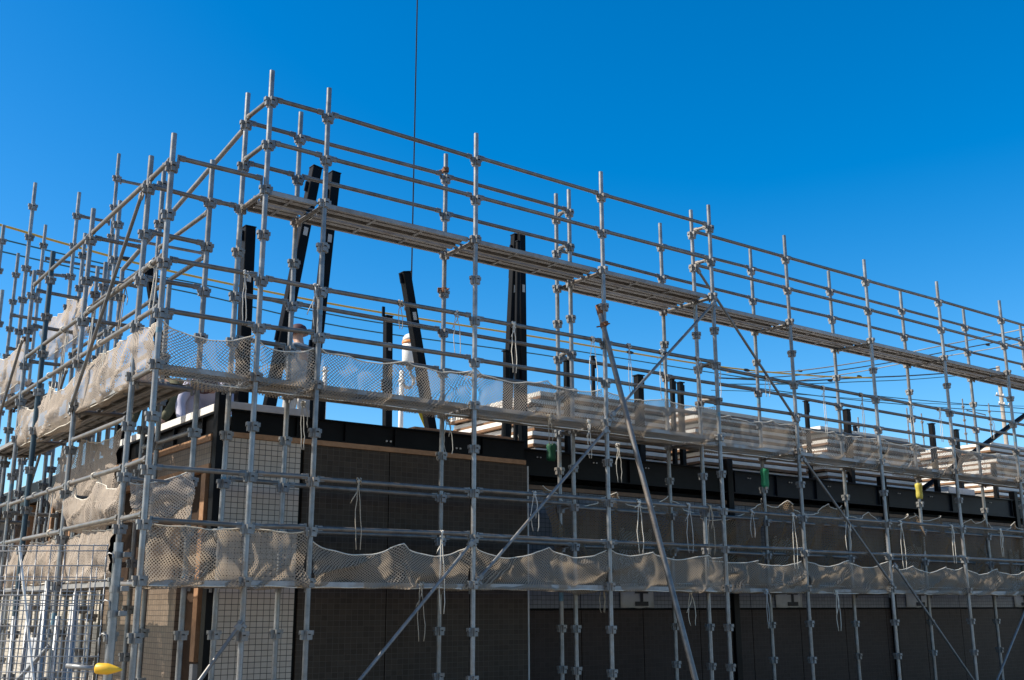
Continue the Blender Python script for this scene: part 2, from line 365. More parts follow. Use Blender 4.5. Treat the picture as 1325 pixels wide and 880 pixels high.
def bot_line(p0, d, L, zbot, nrm, off):
    out = []
    for i in range(25):
        s = i/24; p = p0+d*(s*L)+nrm*(.012+.015*noise.noise(Vector((s*L*3, 2, 2))+off)); p.z = zbot[0]+(zbot[1]-zbot[0])*s+.012*noise.noise(Vector((s*L*4, 1, 0))+off); out.append(p)
    return out
ROPES = ['rope', 'rope', 'rope_old', 'rope_grey']
def rope_tie(x, y, z0, z1, label, along=(1, 0), group='rope ties on the rails'):
    """loop knotted round a rail at z0, two strands down to z1"""
    bm = bmesh.new(); ax = Vector((*along, 0)); n = Vector((along[1], -along[0], 0))
    ring = [Vector((0, 0, 0))+n*(math.cos(t)*.03)+Vector((0, 0, math.sin(t)*.03))+ax*(.004*k) for k, t in enumerate([2*math.pi*i/8 for i in range(15)])]
    tube_path(bm, ring, .007, 5)
    for _ in range(3):
        c = n*.035+Vector((random.uniform(-.015, .015), 0, random.uniform(-.01, .02)))
        bmesh.ops.create_icosphere(bm, subdivisions=1, radius=.015, matrix=Matrix.Translation(c))
    H = z0-z1; sp = random.uniform(.015, .06)
    for s in (-1, 1):
        pts = [n*(.034-.02*t)+ax*(s*sp*math.sin(t*2.4)+random.uniform(-.006, .006)+.03*t)+Vector((0, 0, -H*t)) for t in [i/7 for i in range(8)]]
        tube_path(bm, pts, .0045, 5)
    l = random.uniform(.04, .34); k = random.uniform(-.08, .08)
    tube_path(bm, [n*(.038+.02*math.sin(t*3))+ax*(k*t+.015*math.sin(t*5))+Vector((0, 0, -l*t)) for t in [i/6 for i in range(7)]], .005, 5)
    o = link('rope_tie', mesh('rope_tie', bm, M[random.choice(ROPES)], True)); o.location = (x, y, z0)
    return tag(o, label, 'rope', group)

# ------------------------------------------------------------------ ground and sky
bm = bmesh.new(); bmesh.ops.create_grid(bm, x_segments=40, y_segments=40, size=400)
tag(link('ground', mesh('ground', bm, M['ground'])), 'bare gravelly ground under the scaffold', None, None, 'structure')

# ------------------------------------------------------------------ front scaffold
X1 = [2.95, 3.85, 4.45, 6.23, 8.04, 9.88]          # outer row, near run (y = 9.0)
X2 = [9.88, 11.74, 13.59, 15.50, 17.36, 19.25]     # outer row, run set back (y = 9.3)
XI1 = [3.85, 4.45, 6.24, 8.07]                     # rear row, near run (y = 9.62)
XI2 = [8.09, 9.90, 11.70, 13.52, 15.38, 17.25, 19.12]   # rear row, run set back (y = 9.9)
Y1, Y2, YI1, YI2 = 9.0, 9.3, 9.62, 9.9
post(X1[0], Y1, 5.74, 'galvanised post at the lower left corner of the front scaffold, left of the highest post')
post(X1[1], Y1, 6.64, 'highest galvanised post, at the left front corner of the upper deck')
for k, x in enumerate(X1[2:]): post(x, Y1, 6.64, 'galvanised front-row post, %s to the right of the highest corner post' % ORD[k])
post(X2[0]+.0, Y2, 6.66, 'galvanised post close behind the front-row post where the deck steps back')
for k, x in enumerate(X2[1:]): post(x, Y2, 6.70, 'galvanised front-row post of the set-back run, %s right of the step' % ORD[k], phase=GRID0+.02)
for k, x in enumerate(XI1): post(x, YI1, 6.62 if k else 6.66, 'galvanised rear-row post, %s from the left of the near upper deck' % ORD[k])
for k, x in enumerate(XI2): post(x, YI2, 6.66, 'galvanised rear-row post of the set-back run, %s from its left end' % ORD[k])
post(3.56, 9.64, 5.86, 'shorter galvanised post behind and left of the highest corner post')
LV = {'upper': (6.36, 5.91), 'middle': (4.56, 4.11), 'lower': (2.76, 2.31)}
DECK = {'upper': 5.44, 'middle': 3.64, 'lower': 1.84}
for lv, (zt, zm) in LV.items():
    for nm, z in (('top', zt), ('mid', zm)):
        for k in range(len(X1)-1):
            if k == 0:
                if lv == 'upper': continue
                rail((X1[0], Y1, z), (X1[1], Y1, z), '%s rail of the %s deck in the corner bay left of the highest post' % (nm, lv)); continue
            rail((X1[k], Y1, z), (X1[k+1], Y1, z), '%s front rail of the %s deck, %s bay right of the highest post' % (nm, lv, ORD[k-1]))
        for k in range(len(X2)-1):
            rail((X2[k], Y2, z+.02), (X2[k+1], Y2, z+.02), '%s front rail of the %s deck, %s bay right of the step' % (nm, lv, ORD[k]))
        for k in range(len(XI1)-1):
            rail((XI1[k], YI1, z), (XI1[k+1], YI1, z), '%s rear rail of the %s deck, %s bay right of the highest post' % (nm, lv, ORD[k]))
        for k in range(len(XI2)-1):
            if k == 0 and nm == 'top' and lv == 'upper': continue
            rail((XI2[k], YI2, z), (XI2[k+1], YI2, z), '%s rear rail of the %s deck in the set-back run, %s bay from its left' % (nm, lv, ORD[k]))
        # short ties across at the ends and at the step
        if lv == 'upper':
            rail((X1[1], Y1, z), (XI1[0], YI1, z), 'short sunlit %s rail closing the left end of the upper deck' % nm)
        rail((XI1[3], YI1, z), (XI2[0], YI2, z), 'very short %s rail joining the two rear posts at the %s deck step' % (nm, lv), off=.035)
        rail((X1[5], Y1, z), (X2[0], Y2, z), 'very short %s rail joining the two front posts at the %s deck step' % (nm, lv), off=.035)
    zd = DECK[lv]-.038
    G = 'deck transoms'
    if lv != 'upper':
        rail((X1[0], Y1, zd), (X1[0], 9.64, zd), 'transom under the %s deck at the lower left corner' % lv, G, 'transom', 'transom')
        rail((3.56, 9.64, zd), (3.85, 9.64, zd), 'stub transom under the %s deck behind the highest post' % lv, G, 'transom', 'transom', off=.035)
    for k in range(4): rail((X1[k+1], Y1, zd), (XI1[k], YI1, zd), 'transom under the %s deck, %s from the highest post' % (lv, ORD[k]), G, 'transom', 'transom')
    rail((X1[5], Y1, zd), (XI2[1], YI2, zd), 'long transom under the %s deck where the deck steps back' % lv, G, 'transom', 'transom')
    for k in range(5): rail((X2[k+1], Y2, zd), (XI2[k+2], YI2, zd), 'transom under the %s deck of the set-back run, %s right of the step' % (lv, ORD[k]), G, 'transom', 'transom')
    for k in range(1, 5):
        rows = (9.16, 9.455) if k < 4 else (9.16, 9.445, 9.735)
        for q, y in enumerate(rows):
            plank((X1[k], y), 0, X1[k+1]-X1[k], .245, 'steel plank of the %s deck, %s bay right of highest post, %s from the front' % (lv, ORD[k-1], ORD[q]), DECK[lv])
    for k in range(5):
        for q, y in enumerate((9.455, 9.75)):
            plank((X2[k], y), 0, X2[k+1]-X2[k], .245, 'steel plank of the %s deck, %s bay right of the step, %s row' % (lv, ORD[k], ('front', 'rear')[q]), DECK[lv])
    if lv != 'upper':
        plank((X1[0], 9.165), 0, .9, .245, 'steel plank of the %s deck in the short left corner bay' % lv, DECK[lv])
# diagonal braces (front)
yb = Y1-.045
brace((9.88, yb, 5.34), (8.06, yb, 3.68), 'diagonal brace rising to the step post under the upper deck')
brace((8.02, yb, 3.56), (6.25, yb, 1.86), 'sunlit diagonal brace across the second wide bay, middle to lower deck')
brace((6.21, yb, 2.26), (4.47, yb, .46), 'dark diagonal brace at the bottom of the first wide bay')
yb2 = Y2-.045
brace((9.88, yb2, 5.86), (11.72, yb2, 4.02), 'long dark brace falling right from the step post below the upper deck')
brace((11.76, yb2, 3.56), (13.57, yb2, 1.88), 'thin dark brace falling right below the green cloth sleeve')
brace((13.61, yb2, 2.2), (15.48, yb2, .42), 'dark brace falling right at the bottom of the set-back run')
brace((17.34, yb2, 1.9), (15.52, yb2, .1), 'pale brace rising right at the lower right corner of the photo')
brace((3.83, yb, 1.5), (3.1, yb, .5), 'short bright brace beside the cream tiled pier at bottom left')
# raker leaning from the ground in front
rk_t = on_x(776, 404, 8.0); rk_b = on_x(900, 880, 8.0); dr = (rk_b-rk_t); rk_b = rk_t+dr*((rk_t.z-.02)/(rk_t.z-rk_b.z))
rkr = brace(rk_t, rk_b, 'long thick raking pipe leaning from the ground against the front scaffold', unit_tube('raker_tube', .030, M['rail']), 'raking_prop', 'prop', 'raking props', False)
link('swivel_clamp', ME_CLAMP, rkr, Matrix.Translation((0, 0, .18))); 
bm = bmesh.new(); cyl(bm, (0, 0, -.09), (0, 0, .03), .034, 12); link('end_sleeve', mesh('end_sleeve', bm, M['rusty'], True), rkr)

# front nets
sd = 1
def nets_front(lv, z1, z0, sag, mat, word):
    global sd
    y1, y2 = Y1+.055, Y2+.055
    for k in range(0, 5):
        x0, x1 = X1[k]+.03, X1[k+1]-.03
        L = x1-x0; ties = [0, .55, 1] if L > 1 else [0, 1]
        if lv == 'lower' and k == 0: ties = [0, .4, 1]
        if lv == 'lower' and k == 4: ties = [0, .36, .86, 1]
        zz = 2.285 if lv == 'lower' and k < 2 else z1+random.uniform(-.02, .02)
        net_sheet((x0, y1), (x1, y1), zz, z0, ties, (.015 if zz == 2.285 else sag*random.uniform(.7, 1.3)), mat, '%s net on the %s deck, %s bay from the lower left corner' % (word, lv, ORD[k]), seed=sd, bulge=random.uniform(.01, .05), wrinkle=random.uniform(.045, .085)); sd += 1
    for k in range(5):
        x0, x1 = X2[k]+.03, X2[k+1]-.03
        net_sheet((x0, y2), (x1, y2), z1+random.uniform(-.02, .03), z0, random.choice(([0, .3, .75, 1], [0, .5, 1], [.05, .45, .8, 1])), sag*random.uniform(.7, 1.4), mat, '%s net on the %s deck, %s bay right of the step' % (word, lv, ORD[k]), seed=sd, bulge=random.uniform(.01, .05), wrinkle=random.uniform(.045, .085)); sd += 1
nets_front('middle', 3.99, 3.515, .055, M['net_hi'], 'sheer beige')
nets_front('lower', 2.20, 1.79, .09, M['net_lo'], 'dusty beige')
for k in range(6):   # nets hung inside the rear row of the set-back run
    x0 = 7.9 if k == 0 else XI2[k]; x1 = XI2[k+1]-.04
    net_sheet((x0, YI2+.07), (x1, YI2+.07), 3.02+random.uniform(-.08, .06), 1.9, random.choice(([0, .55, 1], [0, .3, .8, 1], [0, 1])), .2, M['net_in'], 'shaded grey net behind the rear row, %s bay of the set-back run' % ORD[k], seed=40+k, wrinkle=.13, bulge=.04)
# rope ties, front
n = 0
def ties(xs, y, z0, z1, words):
    for k, x in enumerate(xs):
        rope_tie(x+random.uniform(-.06, .06), y, z0, z1+random.choice((-.12, 0, 0, .03, .12, .25))+random.uniform(-.04, .04), 'pale rope tied to the %s, %s from the left' % (words, ORD[k]))
ties([3.62, 4.4, 5.3, 5.95, 6.75, 7.85], Y1, 4.56, 4.02, 'middle deck top rail of near run')
ties([8.4, 8.95, 9.5], Y1, 4.56, 4.0, 'middle deck top rail before the step')
ties([10.2, 11.1, 12.3, 13.2, 14.4, 15.2, 16.6], Y2, 4.58, 4.03, 'middle deck top rail of set-back run')
ties([4.9, 6.95], Y1, 2.76, 2.22, 'lower deck top rail of near run')
ties([8.45, 9.3, 9.65], Y1, 2.76, 2.2, 'lower deck top rail before the step')
ties([10.75, 11.5, 12.6, 13.9, 15.2, 16.5], Y2, 2.78, 2.22, 'lower deck top rail of set-back run')
for k, (x, y, z0, z1) in enumerate(((5.85, Y1+.02, 2.31, 1.55), (5.62, Y1+.02, 1.82, 1.3), (4.6, YI1, 3.55, 3.1), (6.3, YI1, 3.55, 3.2), (7.75, Y1, 3.6, 3.2), (9.0, YI2, 3.55, 3.1), (7.2, Y1, 3.6, 3.3), (10.9, Y2, 1.8, 1.35), (12.3, Y2, 1.8, 1.3), (9.55, Y2, 1.8, 1.4), (8.15, Y2, 1.85, 1.55))):
    rope_tie(x, y, z0, z1, 'loose rope end dangling below the deck edge, %s of the loose ends from left' % ORD[min(k, 11)], group='loose rope ends')
for nm, pts in (('beside the step post', [(9.93, 9.05, 4.5), (10.0, 9.0, 4.3), (9.92, 9.0, 4.1)]),):
    pass

# ------------------------------------------------------------------ left scaffold (runs back along Y)
XL, XLI = 2.95, 3.56
YL = [9.0, 9.64, 11.46, 13.91, 15.75, 17.6]
post(XL, 9.64, 5.75, 'galvanised left-side post close behind the lower left corner post')
post(XL, 11.46, 5.78, 'galvanised left-side outer post, second back from the corner')
post(XL, 13.06, 5.73, 'dark blue painted pole standing among the left-side posts', tube=ME_BLUE, phase=5.37, group='odd posts')
post(XL, 13.91, 5.71, 'galvanised left-side outer post behind the dark blue pole', phase=5.38)
post(XL, 15.75, 5.9, 'galvanised left-side outer post at the left edge of the photo')
for k, (x, y, tp) in enumerate(((2.95, 17.6, 4.6), (3.56, 16.3, 4.2), (3.56, 17.6, 4.0), (2.95, 19.4, 4.3), (3.3, 18.6, 3.8))): post(x, y, tp, 'lower galvanised post deep in the far end of the left scaffold, %s back' % ORD[k])
LI = [(11.12, 6.34, 6.08), (10.67, 4.90, 4.52), (12.36, 5.44, 5.10), (12.67, 6.39, 6.08), (13.08, 5.72, 5.4), (13.37, 5.74, 5.37), (14.15, 6.40, 6.09), (14.95, 5.0, 4.5)]
for k, (y, tp, ph) in enumerate(sorted(LI)):
    post(XLI, y, tp, 'galvanised left-side inner post, %s back along the side wall' % ORD[k], phase=ph)
for k, (x, y, tp, ph) in enumerate(((3.15, 15.35, 7.40, 7.04), (3.70, 15.25, 7.36, 7.0), (4.2, 15.2, 8.06, 7.67), (3.0, 16.4, 7.05, 6.8), (3.8, 17.5, 7.55, 7.2), (3.56, 18.1, 7.19, 6.82), (2.75, 17.9, 7.2, 6.9))):
    post(x, y, tp, ('tall far-left post rising above the others near the left edge', 'far post with rails leaving to the right, left of the stair brace', 'tallest of the far posts, topped beside the long sloping pipe', 'far-left post crossed by the yellow cable at the photo edge', 'slim far post between the two tall far-left posts', 'short far post beside the low net at the far left', 'far-left post half cut by the edge of the photo')[k], phase=ph, group='far left posts')
for z, words, last in ((5.5, 'top', 3), (4.6, 'second', 3), (4.15, 'third', 4), (2.82, 'fifth', 4), (2.37, 'sixth', 4), (3.26, 'fourth', 2)):
    ends = YL[:last+1] if last != 2 else [9.64, 11.46]
    ends = [ends[0]]+ends[1:]
    for k, (a, b) in enumerate(zip(ends, ends[1:])):
        rail((XL, a, z), (XL, b, z), 'sunlit side rail of the left scaffold, %s from the top, %s bay back' % (words, ORD[k]), group='left side rails')
for y, w in ((9.64, 'nearest'), (11.46, 'second'), (13.91, 'third'), (15.3, 'fourth')):
    for z, zz in ((5.45, 'highest'), (5.0, 'second highest'), (4.55, 'middle'), (3.58, 'deck level'), (2.7, 'low')):
        yy = y
        rail((XL, yy, z), (XLI, yy, z), '%s cross rail at the %s pair of left-side posts' % (zz, w), group='left cross rails', name='cross_rail', cat='cross rail')
rail((3.56, 9.64, 5.45), (3.85, 9.63, 5.45), 'short cross rail joining the shorter post to the upper deck', off=.035)
rail((2.95, 9.0, 5.52), (3.85, 9.0, 5.52), 'cross rail from the lower left corner post to the highest post')
rail((3.7, 15.25, 7.0), (4.2, 15.2, 7.0), 'upper far cross rail left of the tallest far post', group='far cross rails')
rail((4.2, 15.2, 7.66), (5.2, 15.2, 7.66), 'far cross rail leaving right from the tallest far post', group='far cross rails')
rail((4.2, 15.2, 6.8), (5.6, 15.2, 6.8), 'lower far cross rail right of the tallest far post', group='far cross rails')
rail((3.15, 15.35, 6.1), (3.7, 15.25, 6.1), 'far cross rail low between the two far posts', group='far cross rails')
rail((3.8, 17.5, 7.0), (4.9, 17.5, 7.0), 'farthest cross rail behind the slim far post', group='far cross rails')
for z, w in ((5.35, 'upper'), (4.9, 'lower')):
    rail((XLI, 9.64, z), (XLI, 11.12, z), '%s inner rail beside the stair, first bay back' % w, group='left inner rails')
    rail((XLI, 11.12, z-.1), (XLI, 12.67, z-.1), '%s inner rail beside the stair, second bay back' % w, group='left inner rails')
    rail((XLI, 12.67, z-.1), (XLI, 14.15, z-.1), '%s inner rail beside the stair, third bay back' % w, group='left inner rails')
for z, w in ((3.2, 'upper'), (2.75, 'lower')):
    rail((XLI, 9.64, z), (XLI, 11.12, z), '%s inner rail beside the white floor edge, nearest bay' % w, group='left inner rails')
for z, w in ((4.2, 'upper'), (2.5, 'lower')):
    rail((XLI, 11.12, z), (XLI, 13.37, z), '%s inner rail under the left middle deck' % w, group='left inner rails')
# sloping hand pipe and braces
pA = Vector((3.85, 9.67, 6.27)); pB = on_x(159, 349, 3.47)
sp = brace(pA, pB, 'long sloping pipe falling left from the upper deck corner', ME_PIPE, 'sloping_pipe', 'pipe', 'sloping pipes', False)
link('clamp', ME_CLAMP, sp, Matrix.Translation((0, 0, (pB-pA).length*.66)))
brace((2.9, 9.62, 5.38), (2.9, 11.46, 3.55), 'dark diagonal brace crossing the left-side rails')
brace((2.9, 13.91, 4.85), (2.9, 15.75, 3.0), 'bright diagonal brace with rusty clamp at the far left')
brace((3.52, 14.2, 4.6), (3.52, 15.6, 3.1), 'thin dark far brace left of the bright far-left brace')
cl = tag(link('pipe_clamp', ME_CLAMP), 'rusty clamp on the far-left post above the bright brace', 'clamp'); cl.location = (2.93, 13.93, 4.83)
cl = tag(link('pipe_clamp', ME_CLAMP), 'rusty clamp on the rear post where the first pipe crosses below the upper deck', 'clamp'); cl.location = (6.24, 9.6, 5.0); cl.rotation_euler = (0, 0, 2.6)
cl = tag(link('pipe_clamp', ME_CLAMP), 'brown clamp at the top of the second rear post of the near run', 'clamp'); cl.location = (6.24, 9.6, 6.42); cl.rotation_euler = (0, 0, 1.6)
# left decks
for lv, z in (('middle', 3.62), ('lower', 1.84)):
    for k, (a, b) in enumerate(((9.66, 11.46), (11.46, 13.91), (13.91, 15.75))):
        for q, x in enumerate((3.1, 3.375)):
            plank((x, a), math.pi/2, b-a, .25, 'steel plank of the left %s deck, %s bay back, %s row' % (lv, ORD[k], ('outer', 'inner')[q]), z)
for k, (y, z) in enumerate(((13.9, 4.2),)):
    for q, x in enumerate((3.1, 3.375)):
        plank((x, y), math.pi/2, 1.5, .25, 'steel plank of the short left stair landing, %s row' % ('outer', 'inner')[q], z)
# left nets
SN = 'safety nets on the left side'
def lnet(x, ya, yb, zt, zb, ties, sag, label, seed, wr=.04, mat='net_side'):
    return net_sheet((x, yb), (x, ya), zt, zb, ties, sag, M[mat], label, seed=seed, wrinkle=wr, group=SN)
lnet(3.0, 9.66, 11.44, (4.06, 4.1), 3.56, [0, .35, .7, 1], .05, 'sunlit white net on the left middle deck, nearest bay', 61)
lnet(3.0, 9.05, 9.62, 4.08, 3.6, [0, 1], .05, 'narrow sunlit net at the left corner of the middle deck', 62)
lnet(3.0, 11.48, 13.88, (4.0, 4.08), 3.5, [0, .5, 1], .16, 'sunlit white net on the left middle deck, second bay', 63)
lnet(3.0, 13.95, 15.9, (4.95, 5.03), 4.35, [0, 1], .12, 'big sunlit net hung high at the left edge of the photo', 64)
lnet(3.5, 13.2, 15.3, 5.5, 4.9, [0, .5, 1], .1, 'sunlit net hung beyond the stair posts, upper left', 65)
lnet(3.0, 9.66, 11.44, 2.75, 2.36, [0, .55, 1], .12, 'sunlit net slung between the two low left rails', 66)
lnet(3.02, 9.9, 13.88, 2.33, 1.86, [0, .25, .5, .75, 1], .08, 'long sunlit net on the left lower deck', 67)
lnet(3.5, 11.5, 13.9, 3.5, 2.75, [0, .4, 1], .08, 'sunlit net hanging below the left middle deck', 68)
net_sheet((2.99, 9.63), (3.55, 9.63), (2.66, 2.84), 2.36, [0, 1], .04, M['net_side'], 'sunlit bunched net behind the lower left corner post', seed=69, wrinkle=.07, group=SN)
k = 0
for y, z0, z1 in ((10.2, 4.6, 4.1), (10.7, 4.15, 3.7), (11.2, 4.6, 4.0), (12.2, 4.6, 3.9), (12.6, 4.15, 3.6), (9.3, 4.6, 4.1), (11.3, 2.82, 2.5), (12.1, 2.82, 2.3), (12.7, 2.82, 2.2), (10.5, 2.82, 2.6), (13.2, 2.82, 2.3), (11.9, 2.37, 2.1)):
    rope_tie(XL, y, z0, z1, 'rope tied to a sunlit left-side rail, %s of the left-side ties' % ORD[k], (0, 1), 'rope ties on the left rails'); k += 1

# ------------------------------------------------------------------ building under construction
B = thing('building', 'steel framed building under construction with tiled wall panels, behind the scaffold', 'building', None, Matrix.Translation((3.9, 10, 0)))
INV = Matrix.Translation((-3.9, -10, 0))
def part(name, mat, parent=None, build=None, smooth=False, label=None):
    bm = bmesh.new(); build(bm); bm.transform(INV)
    o = link(name, mesh(name, bm, mat, smooth), parent or B)
    if label: o['label'] = label
    return o
def pbox(name, lo, hi, mat, bev=0, parent=None, label=None): return part(name, mat, parent, lambda bm: box(bm, lo, hi, bev), label=label)
ZT = 3.22
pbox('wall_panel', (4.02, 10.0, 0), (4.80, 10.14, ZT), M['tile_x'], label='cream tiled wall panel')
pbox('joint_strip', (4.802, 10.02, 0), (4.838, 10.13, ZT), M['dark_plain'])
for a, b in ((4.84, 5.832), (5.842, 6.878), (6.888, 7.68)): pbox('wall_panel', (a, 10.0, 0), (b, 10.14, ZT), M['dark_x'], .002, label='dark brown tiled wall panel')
pbox('wall_backing', (4.05, 10.145, 0), (7.66, 10.2, ZT), M['dark_plain'])
pbox('corner_trim', (7.683, 9.994, 0), (7.70, 10.30, ZT-.01), M['grey_board'])
pbox('timber_strip', (4.03, 9.985, ZT+.003), (7.66, 10.1, ZT+.056), M['timber'], .003)
def hbeam(bm, x0, x1, y, z0, z1, d=.1, t=.012, plates=()):
    box(bm, (x0, y, z0), (x1, y+d, z0+t)); box(bm, (x0, y, z1-t), (x1, y+d, z1)); box(bm, (x0, y+d*.35, z0+t+.0005), (x1, y+d*.42, z1-t-.0005))
    for p in plates: box(bm, (p-.005, y+.006, z0+t+.001), (p+.005, y+d*.349, z1-t-.001))
def bolts(bm, pts, ax='y', r=.011):
    for p in pts:
        q = Vector(p)+(Vector((0, -.014, 0)) if ax == 'y' else Vector((-.014, 0, 0))); cyl(bm, p, q, r, 6)
bmn = part('steel_beam', M['black_steel'], None, lambda bm: hbeam(bm, 4.06, 7.66, 9.99, ZT+.06, 3.50, .1, .012, (4.75, 4.84, 5.3, 5.9, 6.5, 7.05)))
part('bolt', M['grey_board'], bmn, lambda bm: bolts(bm, [(4.9+.9*k+q*.05, 10.02, ZT+.12) for k in range(3) for q in range(2)]))
pbox('column', (3.905, 9.985, 0), (4.015, 10.095, 3.70), M['black_steel'], .004)
pbox('column_plate', (3.895, 9.975, 3.70), (4.025, 10.105, 3.715), M['black_steel'])
pbox('floor_edge', (4.03, 9.995, 3.503), (4.88, 10.1, 3.575), M['grey_board'], .003)  # front of the white edge strip, its shade put into the grey
pbox('edge_panel', (4.80, 10.105, 3.50), (4.93, 10.14, 3.745), M['grey_board'], .003)
pbox('column', (4.945, 10.0, 3.503), (4.995, 10.05, 3.72), M['black_steel'], .003)
pbox('column', (5.02, 10.06, 3.503), (5.09, 10.13, 3.82), M['black_steel'], .003)
# side wall facing left
pbox('floor_edge', (3.90, 10.10, 3.475), (4.0, 13.2, 3.552), M['paint_white'], .003)
part('steel_beam', M['black_steel'], None, lambda bm: (box(bm, (3.905, 10.10, 3.26), (4.0, 13.2, 3.272)), box(bm, (3.905, 10.10, 3.455), (4.0, 13.2, 3.472)), box(bm, (3.945, 10.10, 3.273), (3.955, 13.2, 3.454)), [box(bm, (3.91, y, 3.274), (3.944, y+.01, 3.453)) for y in (10.4, 11.2, 12.0, 12.7)]))
pbox('timber_strip', (3.888, 10.10, 3.19), (3.99, 13.2, 3.255), M['timber'], .003)
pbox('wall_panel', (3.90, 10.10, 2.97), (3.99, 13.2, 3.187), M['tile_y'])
pbox('timber_strip', (3.888, 10.10, 2.905), (3.99, 13.2, 2.967), M['timber'], .003)
pbox('sheathing_board', (3.96, 10.10, 1.92), (4.02, 13.2, 2.90), M['brown_sheet'])
pbox('sheathing_board', (3.99, 10.10, 0), (4.03, 10.76, 1.917), M['brown_sheet'])
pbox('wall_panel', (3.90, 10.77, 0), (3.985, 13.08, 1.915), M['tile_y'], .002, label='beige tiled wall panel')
pbox('stud', (3.92, 10.25, 1.12), (3.985, 10.36, 2.895), M['timber'], .003)
pbox('stud', (3.92, 10.26, .2), (3.98, 10.34, 1.10), M['grey_board'], .003)
pbox('column', (3.88, 13.085, 0), (3.985, 13.20, 3.75), M['black_steel'], .004)
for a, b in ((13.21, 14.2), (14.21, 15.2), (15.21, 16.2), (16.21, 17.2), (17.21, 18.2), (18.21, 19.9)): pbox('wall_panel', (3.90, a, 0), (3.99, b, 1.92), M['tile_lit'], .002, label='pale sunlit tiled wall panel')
pbox('sheathing_board', (4.25, 13.21, 1.93), (4.3, 19.8, 3.1), M['brown_sheet'])
pbox('floor_slab', (3.9, 13.21, 1.925), (4.24, 19.8, 1.99), M['timber_dark'])
for y_ in (13.9, 14.9, 15.9, 17.2): pbox('stud', (3.93, y_, 1.995), (4.03, y_+.09, 3.105), M['timber'], .003)
pbox('steel_beam', (3.89, 13.21, 3.11), (4.0, 19.9, 3.4), M['black_steel'])
# set-back front
YB = 10.3
xs = [7.71+1.02*k for k in range(16)]
for a, b in zip(xs, xs[1:]):
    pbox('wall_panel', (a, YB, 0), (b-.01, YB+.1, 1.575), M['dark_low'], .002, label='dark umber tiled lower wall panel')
    pbox('wall_panel', (a, YB+.01, 1.60), (b-.01, YB+.11, 2.985), M['tile_sky_shade'], .002, label='cream tiled upper wall panel with blue sky shade in its colour')
pbox('joint_strip', (7.71, YB+.005, 1.577), (xs[-1]-.01, YB+.1, 1.598), M['dark_plain'])
pbox('wall_backing', (7.72, YB+.12, 0), (24, YB+.17, 3.1), M['dark_plain'])
pbox('timber_strip', (7.71, YB-.008, 2.988), (23.9, YB+.1, 3.04), M['timber_dark'], .003)
CB = [11.44, 15.02, 18.95]
for k, (a, b) in enumerate(zip([7.72]+[c+.06 for c in CB], [c-.06 for c in CB]+[23.0])):
    bmn = part('steel_beam', M['black_steel'] if k == 0 else M['steel_sky_tint'], None, lambda bm: hbeam(bm, a, b, YB-.03, 3.15, 3.47, .12, .014, [a+.06, a+.95, a+1.85, b-.06]))
    part('bolt', M['grey_board'], bmn, lambda bm: bolts(bm, [(a+.35+.9*q+.05*w, YB+.005, 3.38) for q in range(int((b-a)/.95)) for w in range(2)], r=.009))
for c in CB: 
    pbox('column', (c-.055, YB-.05, 0), (c+.055, YB+.06, 3.62), M['black_steel'], .004)
pbox('floor_slab', (3.99, 10.15, 3.36), (7.7, 19.8, 3.455), M['grey_board'])
pbox('floor_slab', (7.71, 10.42, 3.36), (24, 17, 3.455), M['grey_board'])
pbox('rear_wall', (4.0, 19.81, 0), (7.7, 19.95, 3.4), M['grey_board']); pbox('rear_wall', (7.71, 17.01, 0), (24, 17.1, 3.4), M['grey_board'])
pbox('end_wall', (24.01, 10.4, 0), (24.1, 17.1, 3.4), M['grey_board'])
# column stubs and bolted heads standing on the set-back beam
for px, yt, w, ys in ((733.5, 468, .07, 10.52), (826, 487, .10, 10.46), (869.5, 491, .055, 10.5), (880, 496, .07, 10.62), (1043, 520, .055, 10.40), (1095, 531, .09, 10.5), (1205, 549, .08, 10.5), (1236, 557, .09, 10.7), (1106, 552, .05, 10.9), (767, 462, .045, 11.5), (655, 455, .06, 10.33), (1285, 600, .07, 10.45)):
    p = on_y(px, yt, ys); z = p.z
    st = pbox('column', (p.x-w/2, ys-w/2, 3.456), (p.x+w/2, ys+w/2, z), M['black_steel'], .004)
    part('column_plate', M['steel_sky_tint'], st, lambda bm: (box(bm, (p.x-w/2-.012, ys-w/2-.012, z+.0005), (p.x+w/2+.012, ys+w/2+.012, z+.015)), box(bm, (p.x+w/2+.0005, ys-w/4, z-.16), (p.x+w/2+.035, ys+w/4, z-.02))))
